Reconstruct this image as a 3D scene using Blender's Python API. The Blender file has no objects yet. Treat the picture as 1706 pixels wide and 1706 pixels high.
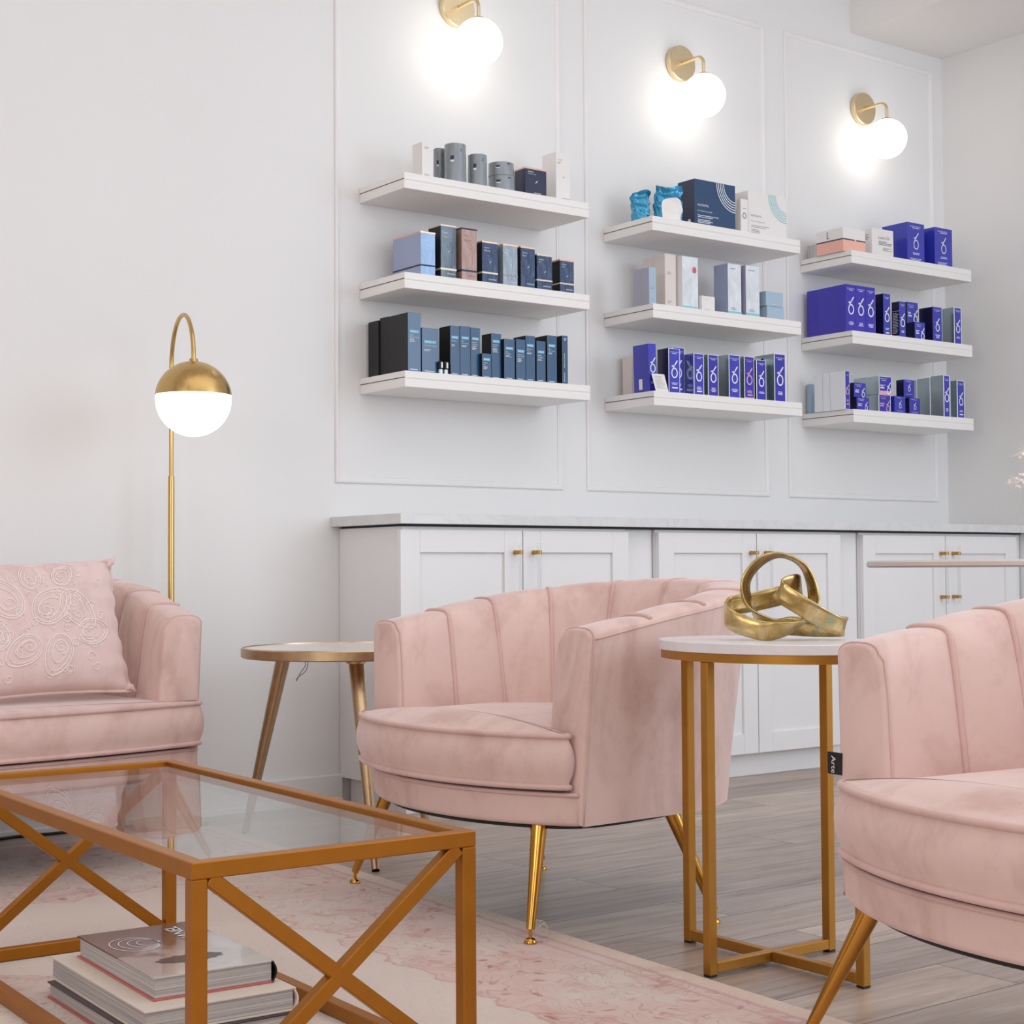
import bpy, bmesh, math, random
from mathutils import Vector, Matrix
random.seed(7)
PI = math.pi
scene = bpy.context.scene
col = scene.collection

# ------------------------------------------------------------------ camera
cam_data = bpy.data.cameras.new('camera')
cam = bpy.data.objects.new('camera', cam_data)
col.objects.link(cam)
cam_data.sensor_width = 36.0
cam_data.lens = 56.692
cam_data.clip_start = 0.05
YAW, PITCH, ROLL = 0.6429, 0.0365, -0.0061
fw = Vector((math.sin(YAW) * math.cos(PITCH), math.cos(YAW) * math.cos(PITCH), math.sin(PITCH)))
rt = Vector((math.cos(YAW), -math.sin(YAW), 0))
up = rt.cross(fw)
r2 = rt * math.cos(ROLL) + up * math.sin(ROLL)
u2 = up * math.cos(ROLL) - rt * math.sin(ROLL)
m3 = Matrix((r2, u2, -fw)).transposed()
cam.matrix_world = Matrix.Translation((0, -4.4701, 0.7346)) @ m3.to_4x4()
scene.camera = cam

# ------------------------------------------------------------------ light and exposure
world = bpy.data.worlds.new('world')
scene.world = world
world.use_nodes = True
bg = world.node_tree.nodes['Background']
bg.inputs[0].default_value = (0.93, 0.96, 1.0, 1)
bg.inputs[1].default_value = 0.66


def area(name, loc, target, sx, sy, power, color):
    l = bpy.data.lights.new(name, 'AREA')
    l.shape = 'RECTANGLE'
    l.size, l.size_y = sx, sy
    l.energy = power
    l.color = color
    o = bpy.data.objects.new(name, l)
    o.location = loc
    o.rotation_euler = (Vector(target) - Vector(loc)).to_track_quat('-Z', 'Y').to_euler()
    col.objects.link(o)
    return o


area('window_daylight', (5.64, -4.5, 1.95), (2.6, -1.2, 1.2), 3.4, 2.5, 150, (0.74, 0.87, 1.0))
area('front_daylight', (3.6, -7.8, 2.1), (3.6, -0.4, 1.3), 3.2, 2.4, 78, (0.88, 0.94, 1.0))
area('ceiling_fill', (2.3, -3.2, 3.38), (2.3, -3.2, 0.0), 4.6, 3.6, 66, (1.0, 0.985, 0.97))  # large soft fill added overhead to brighten the floor
area('shopfront_daylight', (-1.2, -7.8, 2.3), (2.2, -0.6, 1.0), 3.0, 2.4, 48, (1.0, 0.97, 0.94))
area('left_side_fill', (-2.9, -3.9, 1.9), (5.0, -1.6, 1.3), 2.6, 2.0, 75, (1.0, 0.965, 0.94))  # warm fill added at the left to brighten the right wall

vs = scene.view_settings
vs.view_transform = 'Standard'
vs.look = 'None'
vs.gamma = 1.0
vs.use_curve_mapping = False
vs.exposure = -0.55

# ------------------------------------------------------------------ materials
MATS = {}


def srgb(r, g, b):
    f = lambda c: (c / 255 / 12.92) if c / 255 <= 0.04045 else ((c / 255 + 0.055) / 1.055) ** 2.4
    return (f(r), f(g), f(b), 1)


class NT:
    def __init__(self, name):
        self.m = bpy.data.materials.new(name)
        self.m.use_nodes = True
        self.t = self.m.node_tree
        self.b = self.t.nodes['Principled BSDF']

    def n(self, kind, **kw):
        nd = self.t.nodes.new(kind)
        for k, v in kw.items():
            setattr(nd, k, v)
        return nd

    def l(self, a, b):
        self.t.links.new(a, b)

    def math(self, op, a, b=None, clamp=False):
        nd = self.n('ShaderNodeMath', operation=op)
        nd.use_clamp = clamp
        for i, v in enumerate((a, b)):
            if v is None:
                continue
            if isinstance(v, (int, float)):
                nd.inputs[i].default_value = v
            else:
                self.l(v, nd.inputs[i])
        return nd.outputs[0]

    def mix(self, fac, a, b):
        nd = self.n('ShaderNodeMix', data_type='RGBA')
        for s, v in ((nd.inputs[0], fac), (nd.inputs[6], a), (nd.inputs[7], b)):
            if isinstance(v, (int, float)):
                s.default_value = v
            elif isinstance(v, tuple):
                s.default_value = v
            else:
                self.l(v, s)
        return nd.outputs[2]

    def coord(self, scale=(1, 1, 1), kind='Object'):
        tc = self.n('ShaderNodeTexCoord')
        mp = self.n('ShaderNodeMapping')
        mp.inputs['Scale'].default_value = scale
        self.l(tc.outputs[kind], mp.inputs[0])
        return mp.outputs[0]

    def noise(self, vec, scale, detail=3, rough=0.5, dist=0.0):
        nd = self.n('ShaderNodeTexNoise')
        nd.inputs['Scale'].default_value = scale
        nd.inputs['Detail'].default_value = detail
        nd.inputs['Roughness'].default_value = rough
        nd.inputs['Distortion'].default_value = dist
        if vec is not None:
            self.l(vec, nd.inputs['Vector'])
        return nd.outputs['Fac']

    def ramp(self, fac, stops):
        nd = self.n('ShaderNodeValToRGB')
        cr = nd.color_ramp
        while len(cr.elements) < len(stops):
            cr.elements.new(0.5)
        for e, (p, c) in zip(cr.elements, stops):
            e.position = p
            e.color = c if isinstance(c, tuple) else (c, c, c, 1)
        self.l(fac, nd.inputs[0])
        return nd.outputs[0]

    def bump(self, h, strength=0.2, dist=0.01):
        nd = self.n('ShaderNodeBump')
        nd.inputs['Strength'].default_value = strength
        nd.inputs['Distance'].default_value = dist
        self.l(h, nd.inputs['Height'])
        self.l(nd.outputs[0], self.b.inputs['Normal'])


def flat(name, c, rough=0.5, metal=0.0, coat=0.0, var=0.0, scale=6.0, bump=0.0, bscale=200, spec=0.5):
    t = NT(name)
    t.b.inputs['Base Color'].default_value = c
    t.b.inputs['Roughness'].default_value = rough
    t.b.inputs['Metallic'].default_value = metal
    t.b.inputs['Coat Weight'].default_value = coat
    t.b.inputs['Coat Roughness'].default_value = 0.08
    t.b.inputs['Specular IOR Level'].default_value = spec
    v = t.coord()
    if var > 0:
        f = t.noise(v, scale, 4)
        d = tuple(x * (1 - var) for x in c[:3]) + (1,)
        h = tuple(min(1, x * (1 + var)) for x in c[:3]) + (1,)
        t.l(t.ramp(f, [(0.3, d), (0.7, h)]), t.b.inputs['Base Color'])
    if bump > 0:
        t.bump(t.noise(v, bscale, 2), bump, 0.002)
    MATS[name] = t.m
    return t.m


wall_m = flat('wall_paint', srgb(233, 232, 232), 0.6, var=0.012, scale=1.5, bump=0.04, bscale=260)
ceil_m = flat('ceiling_paint', srgb(240, 237, 236), 0.8, var=0.01, scale=2)
trim_m = flat('trim_paint', srgb(236, 233, 233), 0.45, var=0.01, scale=4)
shelf_m = flat('shelf_paint', srgb(240, 237, 235), 0.4, var=0.01, scale=5)
cab_m = flat('cabinet_paint', srgb(236, 235, 236), 0.38, var=0.01, scale=5)
gap_m = flat('shadow_gap', srgb(60, 62, 66), 0.8, var=0.1)
black_m = flat('black_plastic', srgb(18, 17, 18), 0.45, var=0.1)
cord_m = flat('cord_rubber', srgb(14, 14, 15), 0.5, var=0.1)


def wood_floor():
    t = NT('plank_floor')
    v = t.coord()
    br = t.n('ShaderNodeTexBrick')
    br.offset = 0.37
    br.inputs['Scale'].default_value = 1.0
    br.inputs['Brick Width'].default_value = 1.22
    br.inputs['Row Height'].default_value = 0.18
    br.inputs['Mortar Size'].default_value = 0.0016
    br.inputs['Mortar Smooth'].default_value = 0.3
    br.inputs['Bias'].default_value = 0.0
    br.inputs['Color1'].default_value = (0.0, 0.0, 0.0, 1)
    br.inputs['Color2'].default_value = (1, 1, 1, 1)
    br.inputs['Mortar'].default_value = (0.5, 0.5, 0.5, 1)
    t.l(v, br.inputs['Vector'])
    plank = br.outputs['Color']
    g = t.n('ShaderNodeMapping')
    g.inputs['Scale'].default_value = (1.1, 11, 1)
    t.l(v, g.inputs[0])
    off = t.n('ShaderNodeVectorMath', operation='ADD')
    t.l(g.outputs[0], off.inputs[0])
    sc = t.n('ShaderNodeVectorMath', operation='SCALE')
    t.l(plank, sc.inputs[0])
    sc.inputs['Scale'].default_value = 23.0
    t.l(sc.outputs[0], off.inputs[1])
    grain = t.noise(off.outputs[0], 2.2, 6, 0.62, 1.2)
    g2 = t.n('ShaderNodeMapping')
    g2.inputs['Scale'].default_value = (3, 90, 1)
    t.l(v, g2.inputs[0])
    fine = t.noise(g2.outputs[0], 2.0, 3, 0.6)
    c1 = t.ramp(grain, [(0.25, srgb(150, 135, 127)), (0.46, srgb(190, 174, 163)), (0.62, srgb(206, 191, 180)), (0.8, srgb(218, 206, 197))])
    c2 = t.mix(t.math('MULTIPLY', fine, 0.3), c1, srgb(156, 140, 130))
    tint = t.ramp(plank, [(0.0, srgb(205, 200, 200)), (1.0, srgb(255, 250, 244))])
    mx = t.n('ShaderNodeMix', data_type='RGBA', blend_type='MULTIPLY')
    mx.inputs[0].default_value = 0.8
    t.l(c2, mx.inputs[6])
    t.l(tint, mx.inputs[7])
    final = t.mix(br.outputs['Fac'], mx.outputs[2], srgb(84, 74, 70))
    t.l(final, t.b.inputs['Base Color'])
    t.l(t.ramp(grain, [(0.2, 0.42), (0.8, 0.3)]), t.b.inputs['Roughness'])
    t.bump(t.math('SUBTRACT', fine, t.math('MULTIPLY', br.outputs['Fac'], 2.0)), 0.12, 0.002)
    return t.m


floor_m = wood_floor()


def rug_mat(hx, hy):
    t = NT('rug_pile')
    v = t.coord()
    sp = t.n('ShaderNodeSeparateXYZ')
    t.l(v, sp.inputs[0])
    ax = t.math('ABSOLUTE', sp.outputs[0])
    ay = t.math('ABSOLUTE', sp.outputs[1])
    dx = t.math('SUBTRACT', hx, ax)
    dy = t.math('SUBTRACT', hy, ay)
    d = t.math('MINIMUM', dx, t.math('MULTIPLY', dy, 0.5))
    dedge = t.math('MINIMUM', dx, dy)
    # distorted coordinates make the curling ornament
    nz = t.n('ShaderNodeTexNoise')
    nz.inputs['Scale'].default_value = 5.5
    nz.inputs['Detail'].default_value = 2.5
    t.l(v, nz.inputs['Vector'])
    sub = t.n('ShaderNodeVectorMath', operation='SUBTRACT')
    t.l(nz.outputs['Color'], sub.inputs[0])
    sub.inputs[1].default_value = (0.5, 0.5, 0.5)
    scl = t.n('ShaderNodeVectorMath', operation='SCALE')
    t.l(sub.outputs[0], scl.inputs[0])
    scl.inputs['Scale'].default_value = 0.34
    add = t.n('ShaderNodeVectorMath', operation='ADD')
    t.l(v, add.inputs[0])
    t.l(scl.outputs[0], add.inputs[1])
    wv = add.outputs[0]
    vo = t.n('ShaderNodeTexVoronoi', feature='DISTANCE_TO_EDGE')
    vo.inputs['Scale'].default_value = 11.0
    t.l(wv, vo.inputs['Vector'])
    cn = t.noise(wv, 8.5, 1.5, 0.4, 0.4)
    ph = t.math('ABSOLUTE', t.math('SINE', t.math('MULTIPLY', cn, 30.0)))
    curls = t.ramp(ph, [(0.0, 1.0), (0.14, 0.8), (0.30, 0.0)])
    veins = t.ramp(vo.outputs['Distance'], [(0.0, 1.0), (0.02, 0.6), (0.045, 0.0)])
    lines = t.math('MAXIMUM', curls, t.math('MULTIPLY', veins, 0.35))
    petals = t.ramp(cn, [(0.50, 0.0), (0.56, 1.0), (0.62, 0.7), (0.66, 0.0)])
    vo2 = t.n('ShaderNodeTexVoronoi', feature='F1')
    vo2.inputs['Scale'].default_value = 9.0
    t.l(wv, vo2.inputs['Vector'])
    blossoms = t.ramp(vo2.outputs['Distance'], [(0.0, 1.0), (0.2, 0.85), (0.3, 0.1), (0.36, 0.5), (0.42, 0.0)])
    vo3 = t.n('ShaderNodeTexVoronoi', feature='F1')
    vo3.inputs['Scale'].default_value = 15.0
    t.l(wv, vo3.inputs['Vector'])
    dots = t.ramp(vo3.outputs['Distance'], [(0.0, 1.0), (0.16, 0.8), (0.24, 0.0)])
    wear = t.noise(v, 7.0, 5, 0.65)
    wearm = t.ramp(wear, [(0.38, 0.15), (0.6, 1.0)])
    pick = t.ramp(t.noise(v, 3.3, 2), [(0.42, 0.0), (0.6, 1.0)])
    # zones: border band, open field, centre medallion
    wob = t.math('MULTIPLY', t.math('SUBTRACT', t.noise(v, 9.0, 3), 0.5), 0.16)
    dz = t.math('ADD', d, wob)
    border = t.ramp(dz, [(0.0, 1.0), (0.375, 1.0), (0.395, 0.0)])
    rr = t.math('SQRT', t.math('ADD', t.math('POWER', t.math('MULTIPLY', sp.outputs[0], 1.45), 2.0), t.math('POWER', sp.outputs[1], 2.0)))
    rz = t.math('ADD', rr, wob)
    medal = t.ramp(rz, [(0.0, 1.0), (0.40, 1.0), (0.42, 0.0)])
    zone = t.math('MAXIMUM', border, medal)
    zone = t.math('ADD', zone, 0.08, True)
    outl = t.ramp(t.math('ABSOLUTE', t.math('SUBTRACT', dz, 0.388)), [(0.0, 1.0), (0.0022, 0.8), (0.0055, 0.0)])
    outl2 = t.ramp(t.math('ABSOLUTE', t.math('SUBTRACT', rz, 0.412)), [(0.0, 1.0), (0.0022, 0.8), (0.0055, 0.0)])
    band = t.ramp(t.math('ABSOLUTE', t.math('SUBTRACT', dedge, 0.052)), [(0.0, 1.0), (0.003, 0.9), (0.007, 0.0)])
    band2 = t.ramp(t.math('ABSOLUTE', t.math('SUBTRACT', dedge, 0.085)), [(0.0, 1.0), (0.002, 0.8), (0.006, 0.0)])
    base = t.mix(t.noise(v, 2.2, 4), srgb(226, 211, 201), srgb(213, 197, 187))
    ground = t.mix(t.math('MULTIPLY', t.math('MULTIPLY', zone, pick), 0.55), base, srgb(219, 180, 172))
    c = t.mix(t.math('MULTIPLY', t.math('MULTIPLY', blossoms, zone), t.math('MULTIPLY', wearm, 0.9)), ground, srgb(202, 142, 138))
    c = t.mix(t.math('MULTIPLY', t.math('MULTIPLY', petals, zone), t.math('MULTIPLY', wearm, 0.32)), c, srgb(206, 158, 150))
    c = t.mix(t.math('MULTIPLY', t.math('MULTIPLY', lines, zone), t.math('MULTIPLY', wearm, 0.62)), c, srgb(168, 108, 98))
    c = t.mix(t.math('MULTIPLY', t.math('MULTIPLY', dots, zone), t.math('MULTIPLY', pick, 0.85)), c, srgb(172, 76, 78))
    c = t.mix(t.math('MULTIPLY', t.math('MAXIMUM', outl, outl2), 0.65), c, srgb(188, 120, 114))
    c = t.mix(t.math('MULTIPLY', t.math('MAXIMUM', band, band2), 0.6), c, srgb(198, 140, 132))
    edge = t.ramp(dedge, [(0.0, 1.0), (0.040, 1.0), (0.046, 0.0)])
    c = t.mix(t.math('MULTIPLY', edge, 0.75), c, srgb(224, 200, 182))
    weave = t.n('ShaderNodeMapping')
    weave.inputs['Scale'].default_value = (60, 700, 1)
    t.l(v, weave.inputs[0])
    wn = t.noise(weave.outputs[0], 1.0, 2)
    c = t.mix(t.math('MULTIPLY', wn, 0.16), c, srgb(176, 158, 148))
    t.l(c, t.b.inputs['Base Color'])
    t.b.inputs['Roughness'].default_value = 0.85
    t.b.inputs['Sheen Weight'].default_value = 0.15
    t.bump(t.math('ADD', wn, t.math('MULTIPLY', lines, 0.8)), 0.35, 0.003)
    return t.m


def velvet(name, c_lo, c_hi):
    t = NT(name)
    v = t.coord()
    mp = t.n('ShaderNodeMapping')
    mp.inputs['Scale'].default_value = (2.2, 2.2, 1.2)
    t.l(v, mp.inputs[0])
    nap = t.noise(mp.outputs[0], 2.6, 4, 0.55, 1.6)
    fine = t.noise(v, 60, 2)
    f = t.math('ADD', t.math('MULTIPLY', nap, 0.85), t.math('MULTIPLY', fine, 0.15))
    t.l(t.ramp(f, [(0.32, c_lo), (0.52, c_hi), (0.75, tuple(min(1, x * 1.06) for x in c_hi[:3]) + (1,))]), t.b.inputs['Base Color'])
    t.b.inputs['Roughness'].default_value = 0.72
    t.b.inputs['Specular IOR Level'].default_value = 0.2
    t.b.inputs['Sheen Weight'].default_value = 0.55
    t.b.inputs['Sheen Roughness'].default_value = 0.38
    t.b.inputs['Sheen Tint'].default_value = (0.96, 0.88, 0.90, 1)
    t.bump(t.noise(v, 480, 2), 0.08, 0.001)
    return t.m


velvet_m = velvet('pink_velvet', srgb(203, 169, 161), srgb(220, 191, 183))
pillow_m = velvet('pillow_velvet', srgb(214, 184, 180), srgb(228, 202, 198))
pipe_m = velvet('piping_velvet', srgb(200, 162, 156), srgb(213, 180, 173))


def metal(name, c, rough, var=0.15, brush=(4, 4, 60), bs=0.06):
    t = NT(name)
    v = t.coord(brush)
    n = t.noise(v, 3.0, 3)
    d = tuple(x * (1 - var) for x in c[:3]) + (1,)
    t.l(t.mix(n, d, c), t.b.inputs['Base Color'])
    t.b.inputs['Metallic'].default_value = 1.0
    t.l(t.ramp(n, [(0.2, rough * 0.8), (0.8, min(1, rough * 1.25))]), t.b.inputs['Roughness'])
    if bs:
        t.bump(n, bs, 0.001)
    return t.m


gold_m = flat('gold_painted_steel', srgb(168, 106, 28), 0.40, metal=0.72, var=0.05, scale=25, bump=0.03, bscale=600)
gold2_m = flat('gold_satin_steel', srgb(180, 128, 54), 0.38, metal=0.75, var=0.05, scale=25, bump=0.03, bscale=600)
leg_m = metal('polished_gold', srgb(214, 160, 76), 0.16, 0.1, (6, 6, 2), 0.0)
brass_m = metal('brushed_brass', srgb(206, 172, 112), 0.30, 0.12, (40, 40, 3))
sconce_m = metal('sconce_brass', srgb(232, 212, 174), 0.38, 0.10, (30, 30, 30))
antique_m = metal('antique_brass', srgb(214, 184, 146), 0.30, 0.28, (14, 14, 14))
pull_m = metal('pull_brass', srgb(190, 150, 84), 0.35, 0.12, (20, 20, 20), 0)


def sculpture_mat():
    t = NT('aged_brass')
    v = t.coord()
    n = t.noise(v, 16, 5, 0.65, 0.8)
    c = t.ramp(n, [(0.3, srgb(140, 116, 66)), (0.5, srgb(196, 170, 114)), (0.7, srgb(222, 202, 156))])
    p = t.ramp(t.noise(v, 11, 4, 0.6), [(0.55, 0.0), (0.66, 1.0)])
    t.l(t.mix(t.math('MULTIPLY', p, 0.8), c, srgb(126, 156, 140)), t.b.inputs['Base Color'])
    t.l(t.math('SUBTRACT', 1.0, t.math('MULTIPLY', p, 0.8)), t.b.inputs['Metallic'])
    t.l(t.ramp(n, [(0.2, 0.34), (0.8, 0.2)]), t.b.inputs['Roughness'])
    t.bump(n, 0.15, 0.003)
    return t.m


sculpt_m = sculpture_mat()


def emis(name, c, s):
    t = NT(name)
    t.b.inputs['Base Color'].default_value = (0.9, 0.9, 0.88, 1)
    t.b.inputs['Emission Color'].default_value = c
    t.b.inputs['Emission Strength'].default_value = s
    v = t.coord()
    t.l(t.ramp(t.noise(v, 3, 2), [(0, 0.3), (1, 0.35)]), t.b.inputs['Roughness'])
    return t.m


globe_m = emis('opal_globe_lit', (1.0, 0.95, 0.84, 1), 5.5)
lampglobe_m = emis('opal_lamp_globe_lit', (1.0, 0.97, 0.90, 1), 3.2)


def clear(name, tint, ior=1.5, rough=0.0):
    t = NT(name)
    for n in list(t.t.nodes):
        if n.type != 'OUTPUT_MATERIAL':
            t.t.nodes.remove(n)
    out = [n for n in t.t.nodes if n.type == 'OUTPUT_MATERIAL'][0]
    tr = t.n('ShaderNodeBsdfTransparent')
    tr.inputs[0].default_value = tint
    gl = t.n('ShaderNodeBsdfGlossy')
    gl.inputs['Roughness'].default_value = rough
    fr = t.n('ShaderNodeFresnel')
    fr.inputs['IOR'].default_value = ior
    geo = t.n('ShaderNodeNewGeometry')
    t.l(t.math('ADD', ior, t.math('MULTIPLY', geo.outputs['Backfacing'], 1.0 / ior - ior)), fr.inputs['IOR'])
    mx = t.n('ShaderNodeMixShader')
    t.l(fr.outputs[0], mx.inputs[0])
    t.l(tr.outputs[0], mx.inputs[1])
    t.l(gl.outputs[0], mx.inputs[2])
    t.l(mx.outputs[0], out.inputs[0])
    return t.m


glass_m = clear('clear_table_glass', (0.955, 0.975, 0.968, 1))
acrylic_m = clear('clear_acrylic', (0.95, 0.96, 0.97, 1), 1.45, 0.02)


def marble(name, base, vein, scale=5.0, amt=0.5, rough=0.22):
    t = NT(name)
    v = t.coord()
    n = t.noise(v, scale, 6, 0.6, 1.8)
    vein_f = t.ramp(t.math('ABSOLUTE', t.math('SUBTRACT', n, 0.5)), [(0.0, 1.0), (0.02, 0.5), (0.07, 0.0)])
    cl = t.noise(v, scale * 0.5, 3)
    c = t.mix(t.math('MULTIPLY', cl, 0.25), base, vein)
    t.l(t.mix(t.math('MULTIPLY', vein_f, amt), c, vein), t.b.inputs['Base Color'])
    t.b.inputs['Roughness'].default_value = rough
    return t.m


quartz_m = marble('quartz_worktop', srgb(226, 226, 226), srgb(196, 197, 200), 4.0, 0.35)
marble_m = marble('white_marble', srgb(238, 234, 232), srgb(206, 202, 200), 7.0, 0.4, 0.16)
oval_m = marble('white_stone_top', srgb(232, 228, 230), srgb(214, 208, 212), 9.0, 0.3, 0.3)
pale_m = flat('pale_beige_laminate', srgb(214, 204, 200), 0.45, var=0.03, scale=8)

# product packaging
white_card = flat('white_card', srgb(236, 232, 230), 0.45, var=0.01)
beige_card = flat('pinkish_white_card', srgb(226, 216, 211), 0.5, var=0.02)
lav_card = flat('lavender_grey_card', srgb(172, 172, 190), 0.5, var=0.03)
periw_card = flat('periwinkle_card', srgb(160, 172, 204), 0.45, var=0.03)
greyblue_card = flat('grey_blue_card', srgb(168, 190, 210), 0.45, var=0.03)
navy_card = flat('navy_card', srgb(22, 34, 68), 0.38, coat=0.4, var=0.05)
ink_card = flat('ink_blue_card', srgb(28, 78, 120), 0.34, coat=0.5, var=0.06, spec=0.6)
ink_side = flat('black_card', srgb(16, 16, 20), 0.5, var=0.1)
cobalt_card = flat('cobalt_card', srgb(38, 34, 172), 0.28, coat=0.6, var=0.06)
cobalt_shaded = flat('cobalt_shaded_card', srgb(14, 14, 66), 0.35, coat=0.3, var=0.1)  # darker cobalt with shade painted in, for box sides in tight gaps
silver_card = metal('silver_foil_card', srgb(188, 200, 206), 0.22, 0.25, (8, 8, 2), 0.05)
white_edge = flat('white_card_edge', srgb(236, 238, 244), 0.4, var=0.01)
peach_card = flat('peach_card', srgb(242, 184, 168), 0.5, var=0.03)
rosegold_m = metal('rose_gold_foil', srgb(232, 188, 166), 0.3, 0.1, (8, 8, 8), 0)
cream_foil = flat('cream_foil', srgb(226, 214, 190), 0.35, metal=0.3, var=0.04)
print_white = flat('white_ink', srgb(236, 240, 248), 0.5, var=0.01)
print_blue = flat('pale_blue_ink', srgb(128, 196, 224), 0.5, var=0.02)
print_grey = flat('grey_ink', srgb(150, 150, 158), 0.5, var=0.02)
print_dark = flat('dark_ink', srgb(40, 50, 78), 0.5, var=0.02)
print_pink = flat('pink_ink', srgb(226, 176, 196), 0.5, var=0.02)
print_red = flat('red_ink', srgb(216, 96, 98), 0.5, var=0.04)
print_teal = flat('teal_ink', srgb(132, 206, 214), 0.5, var=0.03)


def wrap(name, c, rough=0.25, metal_=0.25, strength=0.5, scale=22):
    t = NT(name)
    v = t.coord((1, 1, 0.55))
    n = t.noise(v, scale, 4, 0.6, 0.9)
    d = tuple(x * 0.9 for x in c[:3]) + (1,)
    h = tuple(min(1, x * 1.12 + 0.005) for x in c[:3]) + (1,)
    t.l(t.ramp(n, [(0.35, d), (0.65, h)]), t.b.inputs['Base Color'])
    t.b.inputs['Metallic'].default_value = metal_
    t.b.inputs['Roughness'].default_value = rough
    t.b.inputs['Coat Weight'].default_value = 1.0
    t.b.inputs['Coat Roughness'].default_value = 0.05
    t.bump(n, strength, 0.02)
    return t.m


wrap_sky = wrap('sky_blue_shrink_wrap', srgb(122, 158, 206), 0.35, 0.1, 0.25)
wrap_steel = wrap('steel_blue_shrink_wrap', srgb(58, 82, 104), 0.3, 0.2, 0.8, 26)
wrap_rose = wrap('rose_brown_shrink_wrap', srgb(172, 138, 128), 0.35, 0.1, 0.3)
wrap_navy = wrap('navy_shrink_wrap', srgb(24, 60, 104), 0.3, 0.2, 0.8, 26)
wrap_grey = wrap('grey_blue_shrink_wrap', srgb(148, 164, 178), 0.35, 0.15, 0.3)
wrap_white = wrap('white_shrink_wrap', srgb(222, 228, 236), 0.35, 0.0, 0.25)
wrap_cobalt = wrap('cobalt_shrink_wrap', srgb(40, 44, 190), 0.25, 0.2, 0.25, 14)
wrap_tube = wrap('grey_tube_wrap', srgb(138, 146, 152), 0.4, 0.15, 0.15, 16)
bag_m = wrap('turquoise_foil', srgb(18, 146, 190), 0.22, 0.45, 0.9, 16)

# ------------------------------------------------------------------ mesh helpers


def link(name, bm, mat, parent=None, smooth=False, loc=None, angle=40):
    bmesh.ops.recalc_face_normals(bm, faces=bm.faces)
    me = bpy.data.meshes.new(name)
    bm.to_mesh(me)
    bm.free()
    if isinstance(mat, (list, tuple)):
        for m in mat:
            me.materials.append(m)
    else:
        me.materials.append(mat)
    if smooth:
        for p in me.polygons:
            p.use_smooth = True
        if angle is not None:
            try:
                me.set_sharp_from_angle(angle=math.radians(angle))
            except Exception:
                pass
    o = bpy.data.objects.new(name, me)
    col.objects.link(o)
    if parent is not None:
        o.parent = parent
    if loc is not None:
        o.location = loc
    return o


def tag(o, label=None, cat=None, group=None, kind=None):
    if label:
        o['label'] = label
    if cat:
        o['category'] = cat
    if group:
        o['group'] = group
    if kind:
        o['kind'] = kind
    return o


def thing(name, label, cat, loc=(0, 0, 0), rz=0.0, group=None):
    o = bpy.data.objects.new(name, None)
    o.empty_display_size = 0.1
    col.objects.link(o)
    o.location = loc
    o.rotation_euler = (0, 0, rz)
    return tag(o, label, cat, group)


def box(bm, x0, x1, y0, y1, z0, z1, bevel=0.0, seg=2, mi=0):
    r = bmesh.ops.create_cube(bm, size=1.0)
    vs_ = r['verts']
    for v in vs_:
        v.co = Vector((x0 + (v.co.x + 0.5) * (x1 - x0), y0 + (v.co.y + 0.5) * (y1 - y0), z0 + (v.co.z + 0.5) * (z1 - z0)))
    fs = set(f for v in vs_ for f in v.link_faces)
    for f in fs:
        f.material_index = mi
    if bevel > 0:
        es = list(set(e for v in vs_ for e in v.link_edges))
        bmesh.ops.bevel(bm, geom=es, offset=bevel, segments=seg, affect='EDGES', profile=0.5)
    return bm


def frame_axes(d, ref=Vector((0, 0, 1))):
    d = d.normalized()
    if abs(d.dot(ref)) > 0.98:
        ref = Vector((1, 0, 0))
    a = ref.cross(d).normalized()
    return a, d.cross(a)


def tube(bm, pts, rad, seg=12, cap=True, closed=False):
    pts = [Vector(p) for p in pts]
    n = len(pts)
    rads = rad if isinstance(rad, (list, tuple)) else [rad] * n
    rings = []
    a = None
    for i, p in enumerate(pts):
        if closed:
            d = pts[(i + 1) % n] - pts[i - 1]
        else:
            d = pts[min(i + 1, n - 1)] - pts[max(i - 1, 0)]
        if d.length < 1e-9:
            d = Vector((0, 0, 1))
        d.normalize()
        if a is None:
            a, b = frame_axes(d)
        else:
            a = (a - d * a.dot(d))
            if a.length < 1e-6:
                a, b = frame_axes(d)
            a.normalize()
        b = d.cross(a)
        rings.append([bm.verts.new(p + (a * math.cos(2 * PI * k / seg) + b * math.sin(2 * PI * k / seg)) * rads[i]) for k in range(seg)])
    m = n if closed else n - 1
    for i in range(m):
        r0, r1 = rings[i], rings[(i + 1) % n]
        for k in range(seg):
            bm.faces.new((r0[k], r0[(k + 1) % seg], r1[(k + 1) % seg], r1[k]))
    if cap and not closed:
        bm.faces.new(list(reversed(rings[0])))
        bm.faces.new(rings[-1])
    return bm


def lathe(bm, prof, seg=48, center=(0, 0, 0), axis='Z', caps=True):
    cx, cy, cz = center
    rings = []
    for r, h in prof:
        ring = []
        for k in range(seg):
            t = 2 * PI * k / seg
            if axis == 'Z':
                co = (cx + r * math.cos(t), cy + r * math.sin(t), cz + h)
            else:  # axis -Y
                co = (cx + r * math.cos(t), cy - h, cz + r * math.sin(t))
            ring.append(bm.verts.new(co))
        rings.append(ring)
    for i in range(len(rings) - 1):
        for k in range(seg):
            bm.faces.new((rings[i][k], rings[i][(k + 1) % seg], rings[i + 1][(k + 1) % seg], rings[i + 1][k]))
    if caps:
        bm.faces.new(list(reversed(rings[0])))
        bm.faces.new(rings[-1])
    bmesh.ops.remove_doubles(bm, verts=bm.verts, dist=1e-6)
    return bm


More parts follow.
